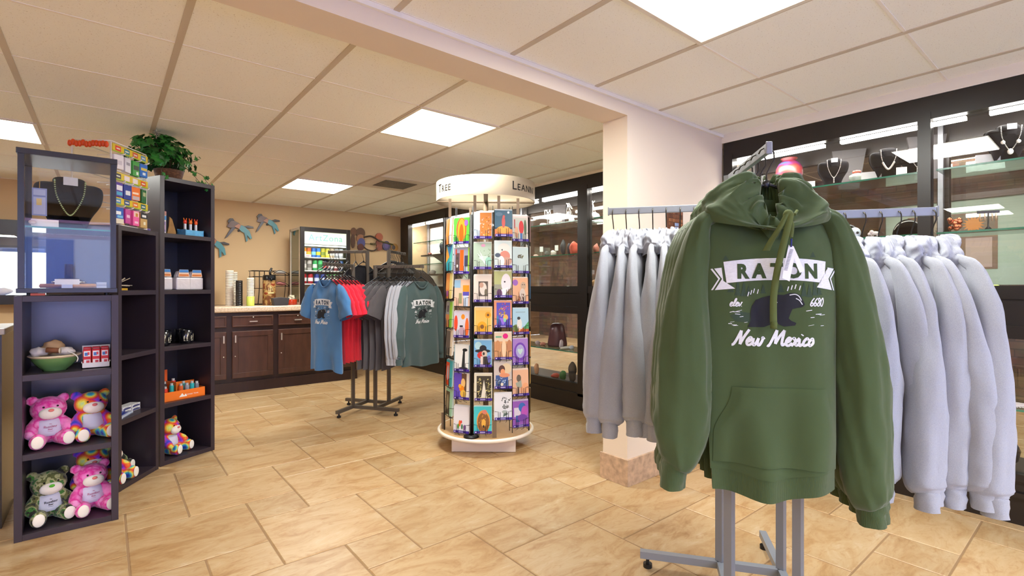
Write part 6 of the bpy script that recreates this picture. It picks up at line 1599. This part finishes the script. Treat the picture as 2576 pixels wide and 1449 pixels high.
# the thin right edge column
Mc = Matrix.Translation((.315, -.10, 0)) @ Matrix.Rotation(R(74), 4, 'Z')
for r_, (z, c) in enumerate(zip(ZC[3], ((170, 140, 140), (190, 190, 180), (80, 120, 160), (120, 110, 96), (206, 150, 80), (190, 160, 96), (110, 90, 60)))):
    M = T @ Mc @ Matrix.Translation((0, 0, z - .11))
    c_ = thing('greeting_card', 'edge-on card at the right side of the spinner, %s row' % ROWN[r_], 'greeting card', M.to_translation(), VA - pi / 2 + R(74), 'greeting cards on the spinner')
    card(c_, .128, .182, c, [], purple=False)
# ------------------------------------------------------------ contents of the glass cases
def gx_(px, py, X):                       # where the sight line through a picture point meets the plane x = X
    u = (px - 1288) / 1254.0; v = (721.3 - py) / 1254.0
    d = (sin(YAW) + u * cos(YAW), cos(YAW) - u * sin(YAW), v); k = X / d[0]
    return (X, d[1] * k, CH + d[2] * k)
S1, S2, SL = 1.80, 1.455, 1.135
M_gv = mat('graphite_display', (58, 55, 56), .7)
M_sil = mat('silver_beads', (206, 200, 190), .25, metal=.4)
X = 3.62
def yat(px, X=X): return gx_(px, 600, X)[1]
# vase
t = thing('vase', 'iridescent red and violet raku vase behind the green hoodie', 'vase', (3.70, yat(1985, 3.70), S1 - .01 + .0105))
b = B(); b.lathe([(0, .0), (.042, 0), (.06, .03), (.085, .10), (.098, .17), (.095, .215), (.075, .255), (.052, .272), (.050, .282), (.062, .292), (.060, .298), (.045, .29), (.04, .26)], n=48)
m = ramp_mat('raku', [(0, (34, 34, 110)), (.36, (50, 70, 124)), (.43, (80, 28, 74)), (.50, (104, 28, 34)), (.62, (116, 46, 28)), (.8, (108, 56, 36))], 5.0, rough=.4, interp='LINEAR', bump=0, sheen=0, stretch=(1, 1, 2.2))
b.build('vase_body', m, t)
t.scale = (.86, .86, .86)
def at_shelf(o, px, X, z, turn=90):
    o.location = (X, yat(px, X), z + .0008); o.rotation_euler = (0, 0, R(-turn)); return o
at_shelf(bust('necklace_bust', 'slim black bust with silver drop necklace and white tag, behind the hoodies', (0, 0, 0), 0, .92, neck='drop', beadc=(206, 200, 190)), 2096, 3.56, S1, 62)
at_shelf(bust('necklace_bust', 'black bust with chunky pale link necklace left of the black post', (0, 0, 0), 0, .95, neck='chain', beadc=(214, 206, 196), tagc=False), 2232, 3.56, S1, 62)
at_shelf(bust('necklace_bust', 'black bust with white pendant partly behind the black post', (0, 0, 0), 0, .80, neck='drop', beadc=(220, 214, 206), tagc=False), 2305, 3.58, S1, 62)
at_shelf(bust('necklace_bust', 'black bust with round silver pendant at the right edge', (0, 0, 0), 0, 1.0, neck='pendant', beadc=(214, 210, 200)), 2536, 3.55, S1, 62)
for px, lab, w in ((2028, 'white sign card beside the vase on the top glass shelf', .10), (2192, 'white sign card behind the painted pot on the top glass shelf', .10), (2268, 'white sign card between two busts on the top glass shelf', .05), (2485, 'white sign card left of the round pendant bust', .10)):
    p = thing('sign_card', lab, 'card'); B().box(-w / 2, w / 2, -.001, .001, 0, .045).build('card', mat('card_white', (236, 234, 230), .6), p); at_shelf(p, px, 3.54, S1, 64)
for px, lab in ((2135, 'tall dark grey display block behind the slim bust'), (2330, 'tall dark grey display block behind the black post')):
    p = thing('display_block', lab, 'display block'); b = B(); b.prism([(-.055, 0), (.055, 0), (.095, .26), (-.095, .26)], -.01, .01); b.build('block', M_gv, p); at_shelf(p, px, 3.80, S1, 64)
p = thing('seed_pot', 'small painted pot with a coral flower on the top glass shelf', 'pot'); b = B(); b.lathe([(0, 0), (.025, 0), (.04, .02), (.038, .04), (.015, .052)], n=24); b.build('pot_body', mat('pot_mint', (196, 206, 196), .3, var=.3, vscale=40), p)
b = B(); 
for a in range(5): b.ell((.012 * cos(a * 1.25), .012 * sin(a * 1.25), .06), (.012, .012, .010), 8, 6)
b.build('flower', mat('coral', (206, 110, 90), .5), p); at_shelf(p, 2155, 3.56, S1)
# second glass shelf
def dome(lab, px, s=1.0, bead=(206, 206, 200)):
    p = thing('bracelet_dome', lab, 'display dome'); b = B(); b.ell((0, 0, .0), (.075 * s, .04 * s, .10 * s), 24, 16); b.v = [(x, y, max(0, z)) for x, y, z in b.v]; b.build('dome', M_velvet, p)
    b = B(); b.tube([(.066 * s * cos(a), -.030 * s * abs(sin(a)) - .004, .03 * s + .055 * s * sin(a)) for a in [pi * k / 16 for k in range(17)]], .003, 6); b.build('bracelet', mat('brc_%d' % bead[2], bead, .3, metal=.3), p)
    at_shelf(p, px, 3.6, S2, 62); return p
dome('black display dome with thin silver chain behind the green hoodie', 2125, 1.05)
dome('black display dome with turquoise chain left of the black post', 2282, .95, (150, 206, 200))
p = thing('painted_skull', 'white painted pottery skull on the second glass shelf', 'skull'); b = B(); b.ell((0, 0, .032), (.032, .036, .034)); b.ell((0, -.014, .012), (.018, .022, .014)); b.build('skull', mat('skull_white', (206, 214, 220), .4, var=.15, vscale=40), p)
b = B(); [b.ell((q * .012, -.033, .030), (.008, .004, .008), 8, 6) for q in (-1, 1)]; b.build('eye_socket', M_gv, p); at_shelf(p, 2150, 3.54, S2, 70)
p = thing('buffalo_figure', 'small white buffalo figure on the second glass shelf', 'figure'); b = B(); b.ell((0, 0, .022), (.022, .010, .012)); b.ell((-.014, 0, .028), (.012, .010, .013)); b.ell((-.026, 0, .018), (.008, .007, .009))
for x in (-.016, -.008, .012, .018): b.tube([(x, 0, .018), (x, 0, 0)], .003, 6)
b.build('buffalo', mat('shell_white', (226, 210, 206), .5), p); at_shelf(p, 2200, 3.54, S2, 70)
p = thing('copper_figure', 'shiny copper nugget figure on the second glass shelf beside the black post', 'figure'); b = B(); rng = random.Random(5)
for i in range(14): b.ell((rng.uniform(-.022, .022), rng.uniform(-.015, .015), .016 + rng.uniform(0, .055)), (.013, .011, .012), 8, 6)
b.build('nuggets', mat('copper', (206, 120, 86), .2, metal=.8), p); at_shelf(p, 2402, 3.56, S2, 70)
def earring_stand(lab, px, X, z, c=(214, 180, 150), h=.09):
    p = thing('earring_stand', lab, 'earring stand'); b = B(); b.lathe([(0, 0), (.018, 0), (.004, .018), (.003, h)], n=16); b.box(-.045, .045, -.003, .003, h - .004, h + .010); b.build('stand', mat('black_plastic', (18, 18, 20), .3), p)
    b = B(); 
    for x in (-.035, -.015, .015, .030): b.tube([(x, -.004, h - .004), (x, -.004, h - .045)], .003, 6)
    b.build('earrings', mat('earring_%d' % c[1], c, .3, metal=.5), p); at_shelf(p, px, X, z, 62); return p
earring_stand('black T-shaped earring stand on the second glass shelf at the right', 2486, 3.56, S2)
earring_stand('black T-shaped earring stand on the lower board behind the grey hoodies', 2440, 3.60, SL, (196, 206, 150), .075)
earring_stand('black T-shaped earring stand on the lowest glass shelf at the right edge', 2515, 3.56, .55, h=.12)
for i, (px, c, r, lab) in enumerate(((2452, (196, 206, 140), (.02, .02, .035), 'green glass perfume figure on the case board'), (2475, (206, 220, 210), (.03, .02, .022), 'pale glass ring figure on the case board'), (2505, (206, 206, 120), (.032, .02, .018), 'yellow green glass figure on the case board'))):
    lump('glass_figure', lab, 'figure', c, (3.56, yat(px, 3.56), SL + r[2] * .92), r, 30 + i, wr=.4)
# lower case shelf
for i, (px, py, c, r, lab) in enumerate(((2490, 1000, (196, 110, 86), (.045, .03, .02), 'copper coloured fossil on the lowest glass shelf'), (2560, 1010, (226, 214, 214), (.05, .03, .010), 'coil of pale beads on the lowest glass shelf at the right edge'))):
    lump('shelf_curio', lab, 'curio', c, (3.60, yat(px, 3.60), .551 + r[2] * .9), r, 40 + i, wr=.35)
p = thing('shell_necklace', 'pale bead necklace laid flat on the lowest glass shelf at the right edge', 'necklace', (3.58, yat(2545, 3.58), .553))
b = B(); [b.ell((.05 * cos(a) + .006 * cos(5 * a), .075 * sin(a), .004), (.006, .006, .004), 6, 4) for a in [2 * pi * k / 40 for k in range(40)]]; b.build('beads', M_sil, p)
p = thing('dark_pot', 'round black pot with tan marking on the floor of the near case', 'pot', (3.66, yat(2505, 3.66), .216)); b = B(); b.lathe([(0, 0), (.05, 0), (.085, .04), (.095, .09), (.075, .14), (.04, .155), (.035, .15)], n=32); b.build('pot_body', mat('black_pottery', (22, 20, 22), .25), p)
b = B(); b.ell((-.072, -.045, .07), (.012, .016, .03)); b.build('tan_mark', mat('tan_mark', (214, 160, 120), .6), p)

# framed artwork on the lobby stone wall
wy = gx_(2490, 650, 6.9)
t = thing('framed_artwork', 'large framed sage green matted artwork with sun motifs seen through the near case', 'picture', (6.9, 1.15, 1.62), R(-90))
b = B()
for a in ((-.62, .62, -.50, -.44), (-.62, .62, .44, .50), (-.62, -.56, -.44, .44), (.56, .62, -.44, .44)): b.box(a[0], a[1], -.03, .02, a[2], a[3])
b.build('frame', mat('art_frame', (70, 50, 36), .4), t)
B().box(-.56, .56, -.0, .015, -.44, .44).build('mat_board', mat('sage_mat', (160, 180, 164), .7), t)
b = B(); b.col = (120, 96, 76); b.box(-.36, .36, -.004, 0, -.28, .30); b.col = (110, 100, 84); b.box(-.34, .34, -.005, -.004, .08, .28); b.col = (190, 150, 116); b.box(-.28, .06, -.006, -.005, -.14, .06)
b.col = (140, 150, 140); b.box(-.30, .08, -.0055, -.005, -.16, .08); b.col = (170, 150, 140); b.box(.12, .32, -.006, -.005, -.26, .04); b.col = (176, 120, 84); b.box(-.32, .1, -.006, -.005, -.27, -.18)
def sun(x, z, r_, c):
    b.col = c; n = 16; b.prism([(x + (r_ if k % 2 else r_ * .6) * cos(pi * k / n), z + (r_ if k % 2 else r_ * .6) * sin(pi * k / n)) for k in range(2 * n)], -.0075, -.006)
sun(.18, .18, .09, (196, 130, 60)); sun(-.16, .18, .08, (150, 140, 120)); b.build('artwork', P_mat, t)
B().box(7.0, 7.12, -1.6, 2.9, 0, 2.5).build('wall_lobby', stone_material())['kind'] = 'structure'

# far case items: (px, X, shelf z, size, colour, name, label)
F1, F2, FL = 1.80, 1.48, .53
def fy(px, X=3.6): return gx_(px, 600, X)[1]
def stripes(lab, px, z, h=.2, X=3.62):
    p = thing('jewelry_pendant_stand', lab, 'stand', (X, fy(px, X), z + .001), R(-60)); b = B(); b.lathe([(0, 0), (.03, 0), (.006, .02), (.005, h)], n=12); b.build('stand', mat('black_plastic', (18, 18, 20), .3), p)
    b = B(); rng = random.Random(int(px))
    for i in range(5): b.tube([(rng.uniform(-.03, .03), -.01, h), (rng.uniform(-.04, .04), -.014, h - rng.uniform(.05, .15))], .003, 5)
    b.build('pendants', M_sil, p)
for i, (px, z, c, r, nm, lab) in enumerate((
    (1368, F1, (206, 200, 196), (.05, .03, .02), 'sign_card', 'tilted white sign on the top shelf of the far case'),
    (1388, F1, (190, 186, 180), (.035, .03, .03), 'silver_figure', 'silver figure left on the top shelf of the far case'),
    (1405, F1, (150, 146, 140), (.04, .03, .03), 'silver_figure', 'grey silver figure centre on the top shelf of the far case'),
    (1438, F1, (206, 204, 200), (.03, .02, .035), 'white_tag', 'white tag at the right on the top shelf of the far case'),
    (1498, F1, (196, 196, 196), (.05, .03, .035), 'silver_figure', 'silver bracelet heap on the top shelf right of the thick black post'),
    (1348, F2, (190, 150, 140), (.03, .02, .015), 'shell_figure', 'small pink shell at the left on the second shelf of the far case'),
    (1376, F2, (80, 76, 74), (.03, .02, .03), 'dark_figure', 'dark round figure on the second shelf of the far case'),
    (1392, F2, (206, 190, 180), (.035, .02, .03), 'arch_figure', 'pale arched figure on the second shelf of the far case'),
    (1416, F2, (52, 48, 54), (.028, .028, .085), 'carved_figure', 'tall dark carved figure on the second shelf of the far case'),
    (1431, F2, (60, 50, 60), (.022, .022, .06), 'carved_figure', 'shorter dark carved figure beside the tall one in the far case'),
    (1444, F2, (196, 80, 60), (.045, .045, .07), 'red_vase', 'small red vase by the thick black post in the far case'),
    (1500, F2, (170, 96, 80), (.03, .03, .045), 'painted_figure', 'painted reddish figure right of the thick black post in the far case'),
    (1430, 1.136, (170, 160, 150), (.07, .03, .015), 'feather_fan', 'pale feather fan on the board of the far case'),
    (1497, 1.136, (176, 120, 80), (.05, .02, .05), 'carved_block', 'carved tan block on the board of the far case beside the hoodie'),
    (1352, FL, (206, 190, 196), (.03, .02, .025), 'shell_figure', 'white figure at the left of the lower shelf in the far case'),
    (1366, FL, (206, 140, 120), (.04, .03, .02), 'shell_figure', 'salmon coloured dish on the lower shelf in the far case'),
    (1412, FL, (220, 206, 214), (.022, .02, .045), 'arch_figure', 'white arch figure on the lower shelf in the far case'),
    (1425, FL, (226, 218, 206), (.085, .04, .012), 'bead_heap', 'pale bead strands spread on the lower shelf of the far case'),
    (1438, FL, (196, 206, 226), (.03, .02, .022), 'white_dish', 'small white and blue dish on the lower shelf of the far case'),
    (1398, .216, (180, 60, 44), (.05, .04, .025), 'red_dish', 'red dish on the floor of the far case'),
    (1416, .216, (40, 120, 60), (.04, .03, .045), 'green_frog', 'green glazed frog figure on the floor of the far case'),
    (1440, .216, (40, 38, 40), (.05, .04, .10), 'dark_vessel', 'dark vessel by the thick post on the floor of the far case'),
    (1350, .35, (206, 150, 110), (.03, .02, .06), 'clay_figure', 'tan clay figure at the left of the far case floor'))):
    o = lump(nm, lab, 'curio', c, (3.62, fy(px, 3.62), z + r[2] * .93 + .001), r, 60 + i, wr=.3)
    if nm == 'clay_figure': o.location.z = .216 + r[2] * .93
stripes('black stand with silver pendants near the card spinner in the far case', 1378, F1, .17)
stripes('black stand with silver pendants left of the thick black post', 1432, F1, .2)
stripes('silver pendant stand right of the thick black post on the top shelf', 1490, F1, .18)
for px, lab in ((1362, 'white tag card left on the second shelf of the far case'), (1400, 'white tag card centre on the second shelf of the far case')):
    p = thing('tag_card', lab, 'card', (3.58, fy(px, 3.58), F2 + .05), R(-60)); B().box(-.018, .018, -.001, .001, 0, .055).build('card', mat('card_white', (236, 234, 230), .6), p); B().tube([(0, 0, -.048), (0, 0, .001)], .0015, 5).build('card_pin', M_sil, p)
p = thing('display_block', 'dark grey display block at the top of the far case', 'display block', (3.80, fy(1408, 3.80), F1 + .001), R(-60)); b = B(); b.prism([(-.055, 0), (.055, 0), (.075, .24), (-.075, .24)], -.01, .01); b.build('block', M_gv, p)
p = thing('clay_bell', 'large violet brown clay bell vessel in the lower far case', 'vessel', (3.72, fy(1402, 3.72), FL + .001)); b = B(); b.lathe([(0, 0), (.10, 0), (.105, .02), (.085, .14), (.07, .22), (.05, .24), (0, .245)], n=32); b.build('vessel', mat('violet_clay', (96, 60, 66), .35), p)
# leftmost bay near the back wall
p = thing('wall_panel_light', 'black bracket shelf with small curios inside the far end of the glass case', 'shelf', (3.60, 6.20, 1.60)); 
B().box(-.02, .20, -.30, .30, 0, .018).build('shelf_board', M_black, p); b = B(); b.prism([(0, 0), (.18, 0), (.18, -.10)], -.01, .01, 'xz'); b.build('bracket', M_black, p)
p.name = 'bracket_shelf'
p = thing('bracket_shelf', 'lower dark shelf inside the far end of the glass case', 'shelf', (3.60, 6.15, 1.32)); B().box(-.02, .25, -.35, .35, 0, .02).build('shelf_board', M_black, p)
struct(B().box(3.86, 3.90, 5.66, 6.72, 1.13, 2.05).build('wall_case_back', mat('case_white', (232, 224, 212), .8)))
for i, (y, z, c, r, lab) in enumerate(((6.38, 1.619, (150, 80, 70), (.03, .03, .02), 'small red dish on the bracket shelf in the far case'), (6.0, 1.619, (40, 38, 40), (.06, .05, .09), 'tall dark striped figure on the bracket shelf in the far case'), (6.3, 1.341, (196, 186, 180), (.05, .04, .03), 'silver antler figure on the lower dark shelf in the far case'), (5.95, 1.341, (170, 120, 90), (.04, .04, .05), 'brown figure on the lower dark shelf in the far case'))):
    lump('shelf_curio', lab, 'curio', c, (3.66, y, z + r[2] * .93), r, 90 + i, wr=.3)
